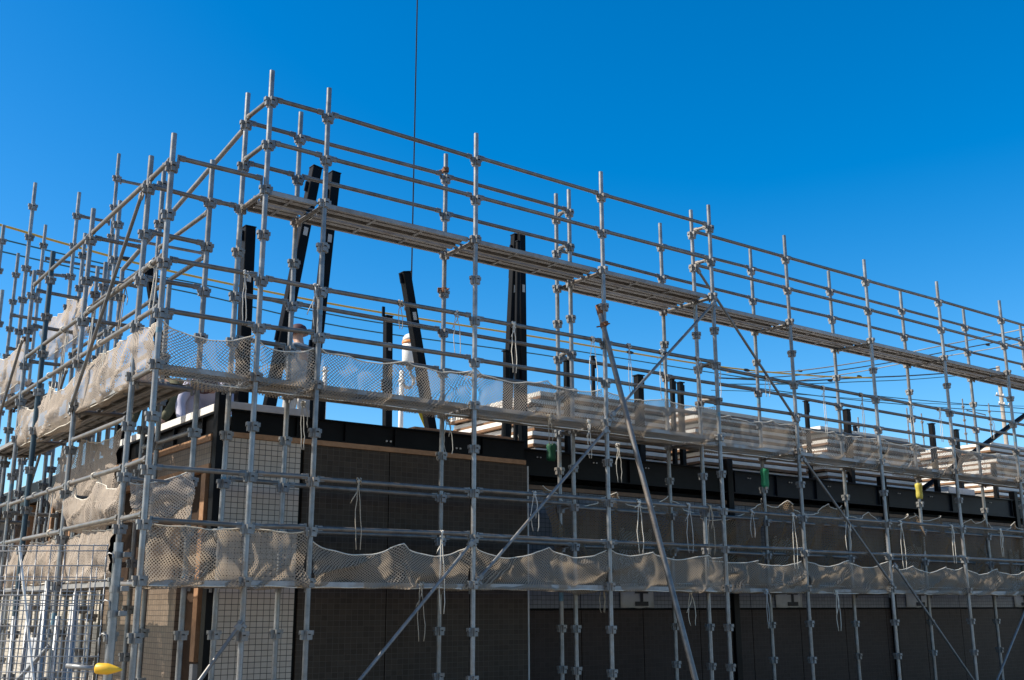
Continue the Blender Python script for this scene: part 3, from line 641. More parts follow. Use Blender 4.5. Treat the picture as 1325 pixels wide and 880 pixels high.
# printed sheets taped over the openings
def sheet(x0, x1, z0, z1, label, mark=True):
    t = thing('cover_sheet', label, 'cover sheet', 'white sheets on the set-back wall', Matrix.Translation((x0, YB-.004, z0)))
    w, h = x1-x0, z1-z0
    bm = bmesh.new()
    g = [[bm.verts.new((w*i/8, -.004-.004*noise.noise(Vector((i*.6+x0, j*.5, 3))), h*j/12+(.012*noise.noise(Vector((i*.9, x0, 0))) if j == 0 else 0))) for j in range(13)] for i in range(9)]
    for i in range(8):
        for j in range(12): bm.faces.new((g[i][j], g[i+1][j], g[i+1][j+1], g[i][j+1]))
    r = bmesh.ops.solidify(bm, geom=bm.faces[:], thickness=.0015)
    link('sheet', mesh('sheet', bm, M['paint_white'], True), t)
    if mark:
        bm = bmesh.new(); c = w*.62; s = .10
        box(bm, (c-.115, -.0135, .02), (c+.115, -.0115, .075)); box(bm, (c-.115, -.0135, .175), (c+.115, -.0115, .23)); box(bm, (c-.026, -.0135, .0751), (c+.026, -.0115, .1749))
        bmesh.ops.create_cone(bm, cap_ends=True, segments=20, radius1=.075, radius2=.075, depth=.002, matrix=Matrix.Translation((c, -.0125, .325)) @ Matrix.Rotation(math.pi/2, 4, 'X'))
        link('printed_mark', mesh('printed_mark', bm, M['ink']), t)
    bm = bmesh.new()
    for x in (.03, w*.5, w-.06): box(bm, (x, -.012, h-.02), (x+.06, -.009, h+.04))
    link('tape', mesh('tape', bm, M['grey_board']), t)
sheet(9.36, 9.93, 1.605, 2.55, 'white sheet with black H-shaped mark left of the raking pipe')
sheet(12.29, 12.86, 1.605, 2.55, 'white sheet with black mark on the wall right of the step post')
sheet(15.39, 15.98, 1.605, 2.55, 'white sheet with black mark beside the dark column')
sheet(18.57, 19.1, 1.605, 2.55, 'white sheet at the right edge of the photo')

# ------------------------------------------------------------------ loose steel columns on the upper floor
def loose_column(pt, pb, Y, w, label, d=None, zb=3.47, cleats=True, yb=None):
    a = on_y(*pb, Y if yb is None else yb); b = on_y(*pt, Y); dr = b-a; a = a+dr*((zb-a.z)/dr.z)
    L = (b-a).length; d = d or w
    mw = frame_z(a, b, (1, 0, 0)); t = thing('steel_column', label, 'steel column', 'loose black steel columns', mw)
    bm = bmesh.new(); box(bm, (-w/2, -d/2, 0), (w/2, d/2, L-.013), .006); link('shaft', mesh('shaft', bm, M['black_steel']), t)
    bm = bmesh.new(); box(bm, (-w/2-.004, -d/2-.004, L-.012), (w/2+.004, d/2+.004, L)); link('end_plate', mesh('end_plate', bm, M['steel_sky_tint']), t)
    if cleats:
        for z in (L*.22, L*.8):
            bm = bmesh.new(); box(bm, (-.012, d/2+.0005, z), (.012, d/2+.05, z+.13)); box(bm, (-w/2-.035, -.01, z+.3), (-w/2-.0005, .01, z+.42)); link('cleat', mesh('cleat', bm, M['steel_sky_tint']), t)
        bm = bmesh.new(); box(bm, (-w*.22, -d/2-.004, L*.72), (w*.22, -d/2-.0005, L*.72+.1)); link('tag_plate', mesh('tag_plate', bm, M['grey_board']), t)
    return t
loose_column((409, 217), (349, 523), 10.8, .115, 'tallest black steel column, leaning right behind the upper deck corner')
loose_column((433, 224), (399, 540), 11.1, .115, 'tall black steel column just right of the tallest leaning one')
loose_column((322, 294), (312, 520), 11.2, .125, 'upright black steel column left of the two tall leaning ones')
loose_column((524, 352), (557, 552), 11.0, .11, 'black steel column leaning left behind the crane hook')
loose_column((502, 409), (501, 555), 11.0, .09, 'short upright black steel column left of the crane hook')
loose_column((674, 302), (677, 585), 10.7, .09, 'tall upright black steel column by the end of the dark wall')
loose_column((667, 304), (654, 585), 10.78, .095, 'tall black steel column leaning against its upright neighbour')
loose_column((670.5, 312), (667, 585), 10.6, .05, 'slim steel column between the two tall black ones', cleats=False)
loose_column((192, 345), (203, 420), 12.2, .09, 'short dark leaning column behind the left corner post', zb=3.6)
dg = brace(on_y(1335, 531, 10.62), on_y(1195, 632, 10.62), 'dark steel diagonal member crossing the right-hand stack', unit_tube('diag_tube', .05, M['black_steel'], 4), 'steel_diagonal', 'steel member', 'steel members', False)
bm = bmesh.new(); box(bm, (-.06, -.05, -.02), (.06, .05, .03)); link('end_plate', mesh('end_plate', bm, M['steel_sky_tint']), dg)

# ------------------------------------------------------------------ stacks of boards
def stack(x0, x1, y0, y1, z0, n, words, pitch=.104):
    for k in range(n):
        z = z0+k*pitch; jx, jy = random.uniform(-.09, .09), random.uniform(-.045, .03)
        jx2 = random.uniform(-.16, .10)
        t = thing('stacked_panel', 'white-faced panel in the %s stack, %s from its bottom' % (words, ORD[k]), 'panel', 'panels stacked on the upper floor', Matrix.Translation((x0+jx, y0+jy, z)) @ Matrix.Rotation(random.uniform(-.015, .015), 4, 'Z'))
        w, d = x1-x0+jx2, y1-y0
        bm = bmesh.new()
        box(bm, (0, 0, 0), (w, .045, .036), .003); box(bm, (0, d-.045, 0), (w, d, .036), .003)
        for q in range(6): x = (w-.05)*q/5; box(bm, (x+.0005, .0455, .001), (x+.05, d-.0455, .034), .002)
        link('timber_frame', mesh('timber_frame', bm, M['batten']), t)
        bm = bmesh.new(); r = random.uniform(.050, .058); box(bm, (.006, .014, .0365), (w-.008, d-.014, .0365+r), .0015)
        if random.random() < .6: box(bm, (w*random.uniform(.2, .7), -.001, .042), (w*.75, .005, .08))
        link('board', mesh('board', bm, M['board']), t)
stack(8.32, 10.72, 10.66, 12.55, 3.475, 8, 'leftmost')
stack(11.30, 13.75, 10.66, 12.45, 3.475, 9, 'second left')
stack(14.12, 16.65, 10.66, 12.45, 3.475, 9, 'third')
stack(19.2, 22.0, 10.75, 13.0, 3.475, 11, 'rightmost')
bm = bmesh.new(); box(bm, (6.15, 10.02, 3.502), (7.5, 10.18, 3.535), .004); t = tag(link('timber_plank', mesh('timber_plank', bm, M['timber'])), 'brown timber plank lying on the black beam right of the crane hook', 'plank')
bm = bmesh.new(); box(bm, (6.3, 10.2, 3.456), (7.45, 11.1, 3.56), .004); tag(link('cardboard', mesh('cardboard', bm, M['ply'])), 'flat brown board pile behind the black beam', 'board')
bm = bmesh.new()
g = [[bm.verts.new((16.95+.85*i/10, 10.34+.9*j/8, 3.60-.1*(i/10)**2*(1-j/8)+.012*noise.noise(Vector((i*.7, j*.6, 1))))) for j in range(9)] for i in range(11)]
for i in range(10):
    for j in range(8): bm.faces.new((g[i][j], g[i+1][j], g[i+1][j+1], g[i][j+1]))
bmesh.ops.solidify(bm, geom=bm.faces[:], thickness=.004)
g2 = bmesh.ops.extrude_edge_only
tag(link('white_sheet', mesh('white_sheet', bm, M['paint_white'], True)), 'bright white sheet lying on the beam near the yellow sleeve', 'sheet')
bm = bmesh.new(); box(bm, (16.97, 10.335, 3.48), (17.75, 10.36, 3.585), .004); tag(link('white_board', mesh('white_board', bm, M['paint_white'])), 'narrow white board standing under the bright white sheet', 'board')

# padded sleeves on rear posts
def sleeve(x, y, z0, z1, mat, label):
    bm = bmesh.new(); n = 14; rings = []
    for j in range(7):
        v = j/6; z = z0+(z1-z0)*v; r = .050+.012*math.sin(math.pi*v*.8)+.006*math.sin(9*v)
        rings.append([bm.verts.new((x+(r*(1+.10*math.sin(3*t+j*.4)+.09*math.sin(7*t+j*.7)))*math.cos(t), y+r*math.sin(t)*.8, z+.008*math.sin(4*t)*v)) for t in [2*math.pi*i/n for i in range(n)]])
    for A, C in zip(rings, rings[1:]):
        for i in range(n): bm.faces.new((A[i], A[(i+1) % n], C[(i+1) % n], C[i]))
    bm.faces.new(rings[0][::-1]); bm.faces.new(rings[-1])
    tag(link('pole_sleeve', mesh('pole_sleeve', bm, mat, True)), label, 'pole sleeve')
sleeve(11.72, 9.88, 3.20, 3.46, M['green'], 'bright green cloth sleeve on a rear post right of the step')
sleeve(8.05, 10.0, 3.30, 3.50, M['dkgreen'], 'dark green cloth on the double rear post at the deck step')
sleeve(15.40, 9.9, 3.26, 3.50, M['yellow'], 'yellow sleeve on a rear post by the bright white sheet')

# ------------------------------------------------------------------ crane hook
hp = on_y(531, 432, 12.4); hz = hp.z
bm = bmesh.new(); cyl(bm, (hp.x, hp.y, hz), (hp.x, hp.y, 45), .010, 8); tag(link('crane_rope', mesh('crane_rope', bm, M['wire'], True)), 'thin dark crane rope hanging down from the sky', 'crane rope')
def lathe(bm, prof, seg=18):
    rings = [[bm.verts.new((r*math.cos(t), r*math.sin(t), z)) for t in [2*math.pi*i/seg for i in range(seg)]] for r, z in prof]
    for A, C in zip(rings, rings[1:]):
        for i in range(seg): bm.faces.new((A[i], A[(i+1) % seg], C[(i+1) % seg], C[i]))
    bm.faces.new(rings[0][::-1]); bm.faces.new(rings[-1])
ck = thing('crane_hook', 'white crane hook weight with orange band and hook below, hanging by the leaning column', 'crane hook', None, Matrix.Translation((hp.x, hp.y, hz)))
bm = bmesh.new(); lathe(bm, [(.09, -.42), (.105, -.40), (.11, -.22), (.11, -.15)]); lathe(bm, [(.108, -.105), (.10, -.06), (.07, -.02), (.03, 0)]); link('weight', mesh('weight', bm, M['paint_white'], True), ck)
bm = bmesh.new(); lathe(bm, [(.113, -.152), (.115, -.13), (.110, -.104)]); link('band', mesh('band', bm, M['orange'], True), ck)
bm = bmesh.new(); lathe(bm, [(.04, -.50), (.05, -.49), (.05, -.44), (.035, -.421)]); link('swivel', mesh('swivel', bm, M['coupler'], True), ck)
bm = bmesh.new(); tube_path(bm, [(0, 0, -.49), (.02, 0, -.54)]+[(.09*math.cos(t)-.02, .0, -.66+.1*math.sin(t)) for t in [1.2-i*.42 for i in range(11)]], .022, 8); link('hook', mesh('hook', bm, M['grey_board'], True), ck)
bm = bmesh.new(); a, b, c = on_y(538, 520, 11.2), on_y(545, 538, 11.2), on_y(553, 556, 11.2)
bar(bm, a, b, .004, .05, (1, 0, 0)); bar(bm, b, c, .004, .05, (1, 0, 0)); tag(link('lifting_strap', mesh('lifting_strap', bm, M['strap'])), 'yellow lifting strap beside the foot of the leaning column', 'strap')
wp = on_y(520, 480, 12.8); bm = bmesh.new(); cyl(bm, (wp.x, 12.8, 3.46), (wp.x, 12.8, wp.z), .035, 12); cyl(bm, (wp.x, 12.8, wp.z-.15), (wp.x, 12.8, wp.z-.13), .05, 12); tag(link('white_pipe', mesh('white_pipe', bm, M['paint_white'], True)), 'white upright pipe below the crane hook', 'pipe')
wp = on_y(421, 475, 12.8); bm = bmesh.new(); cyl(bm, (wp.x, 12.8, 3.46), (wp.x, 12.8, wp.z), .03, 12); cyl(bm, (wp.x, 12.8, wp.z-.06), (wp.x, 12.8, wp.z-.04), .045, 12); tag(link('white_pipe', mesh('white_pipe', bm, M['paint_white'], True)), 'white upright pipe right of the two tall leaning columns', 'pipe')

# ------------------------------------------------------------------ rear scaffold seen through the gaps
for k, x in enumerate((5.6, 7.4, 9.2)):
    post(x, 20.4, 5.0, 'thin post of the rear scaffold beyond the upper floor, %s from left' % ORD[k], group='rear scaffold posts', lowest=3.5)
for k in range(2):
    for z, w in ((4.85, 'upper'), (4.45, 'middle'), (4.05, 'lower')):
        rail(((5.6, 7.4)[k], 20.4, z), ((7.4, 9.2)[k], 20.4, z), '%s rail of the rear scaffold beyond the upper floor, %s bay' % (w, ORD[k]), group='rear scaffold rails')
for k, (px, py, w) in enumerate(((1245, 516, 'left of the concrete pole'), (1279, 522, 'just left of the concrete pole'), (1110, 540, 'right of the third rear post'), (1173, 528, 'left of the yellow sleeve'), (1192, 535, 'above the yellow sleeve'))):
    p = on_y(px, py, 24); t = thing('far_pole', 'thin pale far scaffold pole %s' % w, 'pole', 'thin far poles', Matrix.Translation((p.x, 24, 0)))
    link('tube', ME_POST, t, Matrix.Diagonal((1.1, 1.1, p.z, 1)))
    for q in range(3): link('coupler', ME_COUP, t, Matrix.Translation((0, 0, p.z-.35-.55*q)))
p1, p2 = on_y(1250, 531, 24), on_y(1276, 537, 24); rail(p1, p2, 'short pale rail between two thin far poles', group='far rails')

# ------------------------------------------------------------------ utility pole and cables
pp = on_y(1291, 474, 46); ut = thing('utility_pole', 'concrete utility pole standing far behind at the right', 'utility pole', None, Matrix.Translation((pp.x, 46, 0)))
bm = bmesh.new(); bmesh.ops.create_cone(bm, cap_ends=True, segments=16, radius1=.22, radius2=.15, depth=pp.z, matrix=Matrix.Translation((0, 0, pp.z/2))); link('pole', mesh('pole', bm, M['concrete'], True), ut)
for z, l in ((pp.z-1.4, .8), (pp.z-2.6, 1.2), (pp.z-3.3, .9)):
    bm = bmesh.new(); bar(bm, (-l, -.2, z), (l, -.2, z), .09, .09); link('crossarm', mesh('crossarm', bm, M['grey_wire']), ut)
    for s in (-.8, 0, .8):
        bm = bmesh.new(); cyl(bm, (l*s, -.2, z+.05), (l*s, -.2, z+.25), .05, 10); cyl(bm, (l*s, -.2, z+.10), (l*s, -.2, z+.13), .08, 10); link('insulator', mesh('insulator', bm, M['paint_white'], True), ut)
bm = bmesh.new(); tube_path(bm, [(-.1, 0, pp.z-1.8), (-.6, 0, pp.z-1.0), (-1.1, 0, pp.z-.75), (-1.7, 0, pp.z-.7)], .05, 8); box(bm, (-2.1, -.12, pp.z-.78), (-1.6, .12, pp.z-.66), .02); link('lamp_arm', mesh('lamp_arm', bm, M['grey_wire'], True), ut)
def cable(pts, Y, r, mat, label, cat='cable', group='overhead cables', sub=6):
    P = [on_y(px, py, Y if not isinstance(Y, tuple) else Y[0]+(Y[1]-Y[0])*k/(len(pts)-1)) for k, (px, py) in enumerate(pts)]
    out = []
    for a, b, c, d in zip([P[0]]+P[:-2], P[:-1], P[1:], P[2:]+[P[-1]]):
        for i in range(sub):
            t = i/sub; out.append(.5*((2*b)+(c-a)*t+(2*a-5*b+4*c-d)*t*t+(3*b-a-3*c+d)*t**3))
    out.append(P[-1]); bm = bmesh.new(); tube_path(bm, out, r, 6)
    return tag(link('overhead_cable', mesh('overhead_cable', bm, mat, True)), label, cat, group)
yc = cable([(-60, 278), (0, 291), (90, 317), (230, 353), (450, 397), (700, 437), (920, 473), (1050, 486), (1130, 489)], 40, .045, M['yellow_wire'], 'yellow guarded overhead cable running behind the whole scaffold')
for px in (158, 712, 820, 962): 
    pass
cable([(-60, 293), (0, 309), (180, 352), (280, 372), (450, 411), (700, 447), (920, 482), (1130, 512), (1340, 530)], 40, .03, M['teal_wire'], 'upper teal overhead cable just below the yellow one')
cable([(-60, 308), (0, 325), (180, 365), (280, 386), (450, 424), (700, 459), (920, 494), (1130, 520), (1340, 536)], 40, .03, M['teal_wire'], 'lower teal overhead cable below the yellow one')
cable([(920, 505), (1000, 508), (1200, 522), (1345, 526)], 40, .02, M['teal_wire'], 'faint thin cable low behind the set-back run')
cable([(940, 482), (1030, 480), (1140, 464), (1200, 451), (1290, 433), (1345, 421)], (50, 34), .04, M['grey_wire'], 'uppermost grey cable rising to the upper right')
cable([(940, 490), (1030, 486), (1140, 471), (1240, 452), (1345, 432)], (50, 34), .035, M['wire'], 'dark cable under the uppermost grey cable at right')
cable([(1000, 497), (1100, 483), (1180, 468), (1260, 455), (1345, 440)], (50, 34), .035, M['grey_wire'], 'third grey cable rising to the upper right')
cable([(930, 489), (1030, 493), (1110, 489), (1180, 486), (1262, 480), (1292, 476)], 44, .045, M['wire'], 'thick dark cable reaching the concrete pole')
cable([(930, 497), (1030, 497), (1110, 494), (1180, 491), (1262, 484), (1292, 480)], 44, .03, M['teal_wire'], 'thin teal cable reaching the concrete pole')
def joint(px, py, Y, label, s=.09):
    p = on_y(px, py, Y); bm = bmesh.new(); bmesh.ops.create_icosphere(bm, subdivisions=2, radius=s, matrix=Matrix.Translation(p) @ Matrix.Diagonal((3.2, 1, 1, 1))); tag(link('cable_joint', mesh('cable_joint', bm, M['ink'], True)), label, 'cable joint', 'black cable joints')
joint(164, 335, 40, 'black joint on the yellow cable at the left'); joint(815, 456, 40, 'black joint on the yellow cable behind the raking pipe'); joint(966, 479, 40, 'black joint on the yellow cable right of the step')
joint(1035, 480, 49, 'black joint on the highest right cable'); joint(1074, 492.5, 44, 'black joint on the thick dark cable'); joint(1112, 487, 44, 'black joint near the second right post'); joint(1278, 446, 38, 'black joint on the cables near the photo edge')

# ------------------------------------------------------------------ mesh fence in the near left corner
fh = Vector((math.cos(AZ), math.sin(AZ), 0)); rh = Vector((math.sin(AZ), -math.cos(AZ), 0))
def on_f(px, py, D): r = ray(px, py); return CAM + r*(D/r.dot(fh))
D = 7.6
fo = on_f(136, 740, D); FM = Matrix((rh, fh, Vector((0, 0, 1)))).transposed().to_4x4(); FM.translation = (fo.x, fo.y, 0)
fn = thing('mesh_fence_panel', 'grey welded wire mesh fence panel at the near left', 'fence panel', None, FM)
zs = [on_f(70, y, D).z for y in (706, 713, 732, 751, 770, 777, 781, 790, 810, 829.5, 849.5, 869.5)]
z = zs[-1]
while z > .15: z -= .108; zs.append(z)
bm = bmesh.new()
for z in zs: cyl(bm, (-1.5, 0, z), (.01, 0, z), .0042, 6)
link('horizontal_wires', mesh('horizontal_wires', bm, M['fence_wire'], True), fn)
bm = bmesh.new()
for k in range(16): x = -.0-k*.0975; cyl(bm, (x, .0066, .05), (x, .0066, zs[0]+.01), .0042, 6)
link('vertical_wires', mesh('vertical_wires', bm, M['fence_wire'], True), fn)
for z in (zs[0]-.1, zs[7]+.02, zs[9]):
    bm = bmesh.new(); tube_path(bm, [(0, 0, z-.08), (.0, -.01, z+.02), (.02, -.01, z+.05), (.05, -.01, z+.04), (.055, -.01, z-.02)], .006, 6); link('hook', mesh('hook', bm, M['fence_wire'], True), fn)
F2 = FM.copy(); o2 = on_f(118, 740, D+.55); F2.translation = (o2.x, o2.y, 0)
fn2 = thing('mesh_fence_panel', 'second wire mesh panel leaning close behind the near left one', 'fence panel', None, F2 @ Matrix.Rotation(rad(-3), 4, 'X') @ Matrix.Rotation(rad(7), 4, 'Z'))
bm = bmesh.new(); z = .1
while z < zs[0]-.12: cyl(bm, (-1.6, 0, z), (.01, 0, z), .004, 6); z += .102
link('horizontal_wires', mesh('horizontal_wires', bm, M['fence_wire'], True), fn2)
bm = bmesh.new()
for k in range(17): cyl(bm, (-k*.0975, .0085, .05), (-k*.0975, .0085, zs[0]-.12), .004, 6)
link('vertical_wires', mesh('vertical_wires', bm, M['fence_wire'], True), fn2)
for k in range(7):
    a_ = on_f(14+k*13, 870, D+1.15+.04*(k % 3)); bm = bmesh.new(); h_ = 1.55+.09*((k*5) % 4); cyl(bm, (a_.x, a_.y, .01), (a_.x+.03*(k % 3), a_.y+.06, h_), .0215, 10)
    tag(link('spare_pipe', mesh('spare_pipe', bm, M['post'], True)), 'spare pipe standing upright behind the mesh panels, %s from the left' % ORD[k], 'pipe', 'spare pipes behind the fence')
fp = on_f(149, 760, D+.02)
fpo = thing('fence_post', 'thick galvanised fence post at the edge of the mesh panel', 'fence post', None, Matrix.Translation((fp.x, fp.y, 0)))
ft = on_f(153, 702, D+.02).z
link('tube', unit_tube('fence_tube', .031, M['post']), fpo, Matrix.Diagonal((1, 1, ft, 1)))
for y in (718, 762, 794):
    z = on_f(150, y, D).z; bm = bmesh.new(); bmesh.ops.create_cone(bm, cap_ends=True, segments=14, radius1=.036, radius2=.036, depth=.045, matrix=Matrix.Translation((0, 0, z))); b2 = bmesh.new()
    box(bm, (.02, -.07, z-.018), (.075, -.03, z+.018), .004); link('clamp', mesh('clamp', bm, M['coupler']), fpo)
hz = on_f(105, 864, D-.15)
hb = thing('capped_pipe', 'horizontal grey pipe with a yellow cap poking past the fence post', 'pipe', None, FM.copy())
hb.matrix_world = Matrix.Translation((hz.x, hz.y, hz.z)) @ FM.to_3x3().to_4x4() @ Matrix.Scale(.82, 4)
bm = bmesh.new(); cyl(bm, (-.12, 0, .015), (.16, 0, -.01), .02, 12); link('pipe', mesh('pipe', bm, M['post'], True), hb)
bm = bmesh.new(); lathe(bm, [(.036, 0), (.043, .01), (.045, .09), (.040, .115), (.022, .17), (.007, .21)], 16); bm.transform(Matrix.Translation((.12, 0, -.006)) @ Matrix.Rotation(rad(93), 4, 'Y')); link('yellow_cap', mesh('yellow_cap', bm, M['orange_cap'], True), hb)
a, b = on_f(25, 706, D+.35), on_f(46, 905, D+.35); b = a+(b-a)*((a.z-.02)/(a.z-b.z)); 
brace(b, a, 'thin white pole leaning behind the mesh fence', unit_tube('white_tube', .009, M['paint_white'], 10), 'leaning_pole', 'pole', 'poles by the fence', False)
a, b = on_f(64, 836, D+.9), on_f(18, 885, D+.9); brace(a, a+(b-a)*3.2, 'thin sloping brace behind the mesh fence', ME_THIN, 'leaning_pole', 'pole', 'poles by the fence', False)

bm = bmesh.new(); box(bm, (0, 0, 0), (.2, .03, .62), .006); b_ = tag(link('lit_patch_board', mesh('lit_patch_board', bm, M['paint_white'])), 'white board standing in for sunlit wall behind the fence, bottom left corner', 'board')  # white board added in place of a sunlit patch of wall
q_ = on_x(22, 868, 2.35); b_.location = (q_.x, q_.y, .75); b_.rotation_euler = (rad(-4), 0, rad(-52))
bm = bmesh.new(); box(bm, (0, 0, -.75), (.3, .04, -.02), .006); box(bm, (.05, .041, -.75), (.1, .4, -.7)); tag(link('trestle', mesh('trestle', bm, M['timber_dark'])), 'dark timber trestle carrying the added white board at bottom left', 'trestle'); o_ = bpy.data.objects['trestle']; o_.location = b_.location; o_.rotation_euler = (0, 0, rad(-52))

# ------------------------------------------------------------------ workers on the upper floor
def skin(name, joints, edges, mat, parent, root=0, sub=2):
    me = bpy.data.meshes.new(name); keys = list(joints)
    me.from_pydata([joints[k][:3] for k in keys], [(keys.index(a), keys.index(b)) for a, b in edges], []); me.materials.append(mat)
    o = link(name, me, parent)
    sk = o.modifiers.new('skin', 'SKIN'); sk.use_smooth_shade = True
    for k, v in zip(keys, me.skin_vertices[0].data):
        r = joints[k][3]; v.radius = r if isinstance(r, tuple) else (r, r); v.use_root = (keys.index(k) == root)
    s = o.modifiers.new('sub', 'SUBSURF'); s.levels = sub; s.render_levels = sub
    return o
def person(label, loc, rotz, J, top, legs, hat=True, hatmat=None):
    t_ = Matrix.Translation(loc) @ Matrix.Rotation(rotz, 4, 'Z')
    root = thing('person', label, 'person', 'workers on the upper floor', t_)
    b = {'pelvis': (*J['pelvis'], .12), 'belly': (*J['belly'], .11), 'chest': (*J['chest'], (.145, .11)), 'neck': (*J['neck'], .055), 'head': (*J['head'], .088), 'crown': (*J['crown'], .075)}
    E_ = [('pelvis', 'belly'), ('belly', 'chest'), ('chest', 'neck'), ('neck', 'head'), ('head', 'crown')]
    fwd = Vector(J['face']); b['nose'] = (*(Vector(J['head'])+fwd*.105), .013); E_.append(('head', 'nose'))
    for s in 'LR':
        b['hip'+s] = (*J['hip'+s], .085); b['knee'+s] = (*J['knee'+s], .06); b['ankle'+s] = (*J['ankle'+s], .042); b['toe'+s] = (*J['toe'+s], .04)
        b['sh'+s] = (*J['sh'+s], .06); b['el'+s] = (*J['el'+s], .043); b['wr'+s] = (*J['wr'+s], .03)
        E_ += [('pelvis', 'hip'+s), ('hip'+s, 'knee'+s), ('knee'+s, 'ankle'+s), ('ankle'+s, 'toe'+s), ('chest', 'sh'+s), ('sh'+s, 'el'+s), ('el'+s, 'wr'+s)]
        w, e = Vector(J['wr'+s]), Vector(J['el'+s]); dv = (w-e).normalized(); sd_ = dv.cross(Vector((1, 0, 0)) if abs(dv.x) < .8 else Vector((0, 1, 0))).normalized()
        b['palm'+s] = (*(w+dv*.07), (.034, .016)); E_.append(('wr'+s, 'palm'+s))
        for q, (o_, l_) in enumerate(((-.03, .055), (-.01, .07), (.01, .075), (.03, .06))):
            k1, k2 = 'f%d%s' % (q, s), 'g%d%s' % (q, s); c = w+dv*.1+sd_*o_; b[k1] = (*c, .0095); b[k2] = (*(c+dv*l_*.8+Vector(J['face'])*.02), .008); E_ += [('palm'+s, k1), (k1, k2)]
        b['th'+s] = (*(w+dv*.04+sd_*.045), .011); b['tt'+s] = (*(w+dv*.085+sd_*.06), .009); E_ += [('wr'+s, 'th'+s), ('th'+s, 'tt'+s)]
    skin('body', b, E_, M['skin'], root)
    jk = {k: (*J[k], r) for k, r in (('belly', (.165, .13)), ('pelvis', (.16, .13)), ('chest', (.20, .14)), ('neck', .075), ('shL', .088), ('shR', .088), ('elL', .066), ('elR', .066), ('wrL', .05), ('wrR', .05))}
    skin('jacket', jk, [('pelvis', 'belly'), ('belly', 'chest'), ('chest', 'neck'), ('chest', 'shL'), ('chest', 'shR'), ('shL', 'elL'), ('shR', 'elR'), ('elL', 'wrL'), ('elR', 'wrR')], top, root)
    tr = {k: (*J[k], r) for k, r in (('pelvis', .15), ('hipL', .11), ('hipR', .11), ('kneeL', .082), ('kneeR', .082), ('ankleL', .065), ('ankleR', .065))}
    skin('trousers', tr, [('pelvis', 'hipL'), ('pelvis', 'hipR'), ('hipL', 'kneeL'), ('hipR', 'kneeR'), ('kneeL', 'ankleL'), ('kneeR', 'ankleR')], legs, root)
    for s in 'LR': skin('boot', {'a': (*J['ankle'+s], .06), 'h': (J['ankle'+s][0], J['ankle'+s][1], .05, .055), 't': (*J['toe'+s], .05)}, [('a', 'h'), ('h', 't')], M['ink'], root)
    if hat:
        u = (Vector(J['crown'])-Vector(J['head'])).normalized(); bm = bmesh.new(); lathe(bm, [(.135, -.01), (.137, .0), (.122, .008), (.122, .04), (.10, .09), (.06, .118), (.012, .125)], 20)
        bm.transform(frame_z(Vector(J['head'])+u*.035, Vector(J['head'])+u*.2)); link('helmet', mesh('helmet', bm, hatmat or M['helmet'], True), root)
squat = dict(pelvis=(0, -.18, .45), belly=(0, -.06, .60), chest=(0, .10, .76), neck=(0, .20, .87), head=(0, .29, .93), crown=(0, .36, 1.0), face=(0, .75, -.6),
    hipL=(-.12, -.16, .42), hipR=(.12, -.16, .42), kneeL=(-.2, .2, .5), kneeR=(.2, .2, .48), ankleL=(-.14, -.05, .1), ankleR=(.14, -.02, .1), toeL=(-.15, .12, .045), toeR=(.15, .15, .045),
    shL=(-.2, .14, .76), shR=(.2, .14, .76), elL=(-.27, .26, .50), elR=(.26, .28, .50), wrL=(-.2, .40, .26), wrR=(.2, .42, .26))
bent = dict(squat, belly=(0, -.02, .56), chest=(0, .17, .62), neck=(0, .31, .64), head=(0, .41, .60), crown=(0, .49, .60), face=(0, .3, -.95), shL=(-.2, .2, .62), shR=(.2, .2, .62), elL=(-.29, .30, .40), elR=(.28, .32, .40), wrL=(-.22, .42, .16), wrR=(.22, .44, .16))
stand = dict(pelvis=(0, 0, .92), belly=(0, .01, 1.10), chest=(0, .03, 1.33), neck=(0, .05, 1.5), head=(0, .08, 1.61), crown=(0, .09, 1.7), face=(0, .98, -.15),
    hipL=(-.1, 0, .86), hipR=(.1, 0, .86), kneeL=(-.13, .05, .48), kneeR=(.13, .02, .48), ankleL=(-.14, 0, .1), ankleR=(.14, -.04, .1), toeL=(-.15, .16, .04), toeR=(.15, .12, .04),
    shL=(-.2, .03, 1.40), shR=(.2, .03, 1.40), elL=(-.26, .08, 1.12), elR=(.27, .12, 1.12), wrL=(-.2, .28, .98), wrR=(.16, .3, 1.0))
pa = on_x(229, 520, 4.26); pb = on_x(272, 515, 4.55); pc = on_y(391, 413, 12.6)
person('person in an olive jacket crouching behind the white floor edge at left', (pa.x, pa.y, 3.457), rad(115), bent, M['olive'], M['olive'], hatmat=M['maroon'])
person('person in a pale lavender shirt crouching just left of the corner column', (pb.x, pb.y, 3.457), rad(150), bent, M['lavender'], M['lavender'], hatmat=M['maroon'])
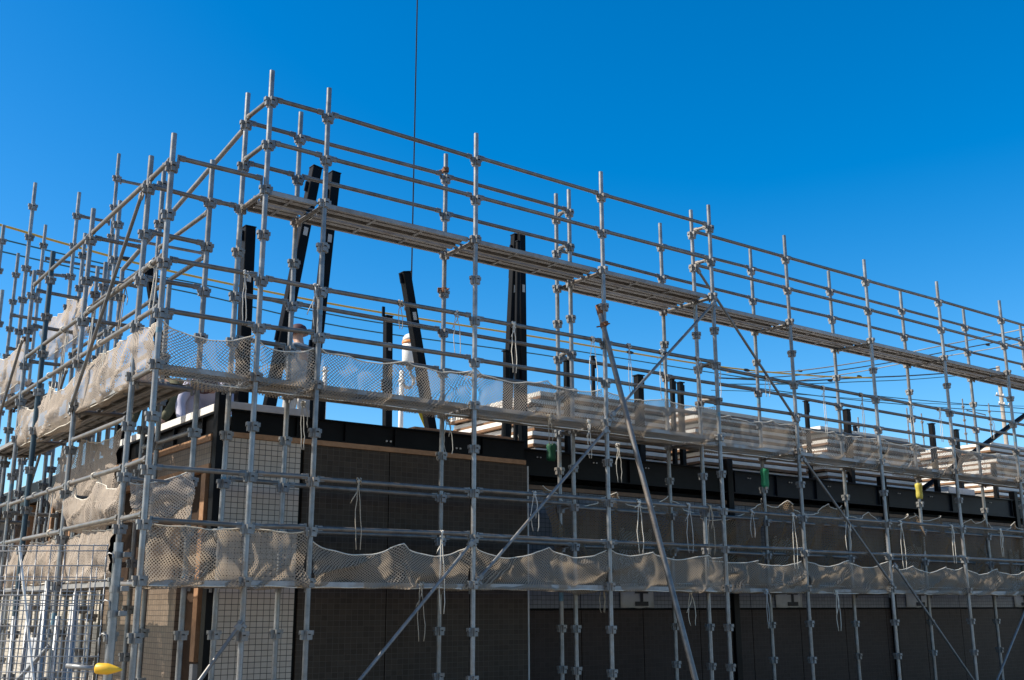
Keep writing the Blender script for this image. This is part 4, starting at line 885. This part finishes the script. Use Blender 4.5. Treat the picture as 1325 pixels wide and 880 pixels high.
person('person in pale grey work clothes standing between the leaning columns', (pc.x, 12.6, 3.457), rad(5), stand, M['pale_grey'], M['pale_grey'], hatmat=M['maroon'])

# ------------------------------------------------------------------ light
EL, A_ = rad(41), rad(30)
to_sun = Vector((-math.cos(EL)*math.cos(A_), math.cos(EL)*math.sin(A_), math.sin(EL)))
sl = bpy.data.lights.new('sun', 'SUN'); sl.energy = 5.0; sl.angle = rad(.5); sl.color = (1, .91, .78)
so = bpy.data.objects.new('sun', sl); COL.objects.link(so); so.rotation_euler = to_sun.to_track_quat('Z', 'Y').to_euler(); so.location = to_sun*60
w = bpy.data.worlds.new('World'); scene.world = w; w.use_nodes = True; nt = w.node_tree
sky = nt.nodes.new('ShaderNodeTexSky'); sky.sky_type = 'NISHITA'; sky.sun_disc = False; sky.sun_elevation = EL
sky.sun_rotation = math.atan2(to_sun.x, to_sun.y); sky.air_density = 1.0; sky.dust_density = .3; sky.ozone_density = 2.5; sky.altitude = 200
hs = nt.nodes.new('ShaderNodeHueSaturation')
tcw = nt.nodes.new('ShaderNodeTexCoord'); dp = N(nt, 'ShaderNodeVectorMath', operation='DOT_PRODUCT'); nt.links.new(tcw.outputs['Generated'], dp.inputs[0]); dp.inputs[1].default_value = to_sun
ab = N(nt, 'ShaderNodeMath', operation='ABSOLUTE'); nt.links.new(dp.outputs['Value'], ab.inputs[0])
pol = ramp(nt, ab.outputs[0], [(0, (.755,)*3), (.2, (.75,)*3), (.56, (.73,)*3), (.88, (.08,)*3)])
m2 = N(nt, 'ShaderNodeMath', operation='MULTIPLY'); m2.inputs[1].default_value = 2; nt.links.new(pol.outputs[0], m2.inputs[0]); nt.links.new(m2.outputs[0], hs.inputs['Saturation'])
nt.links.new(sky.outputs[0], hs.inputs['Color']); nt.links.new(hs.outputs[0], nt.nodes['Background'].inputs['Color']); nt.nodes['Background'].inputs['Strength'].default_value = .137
vs = scene.view_settings; vs.view_transform = 'Standard'; vs.look = 'None'; vs.exposure = .44; vs.gamma = 1; vs.use_curve_mapping = False
scene.cycles.transparent_max_bounces = 32; scene.cycles.max_bounces = 8
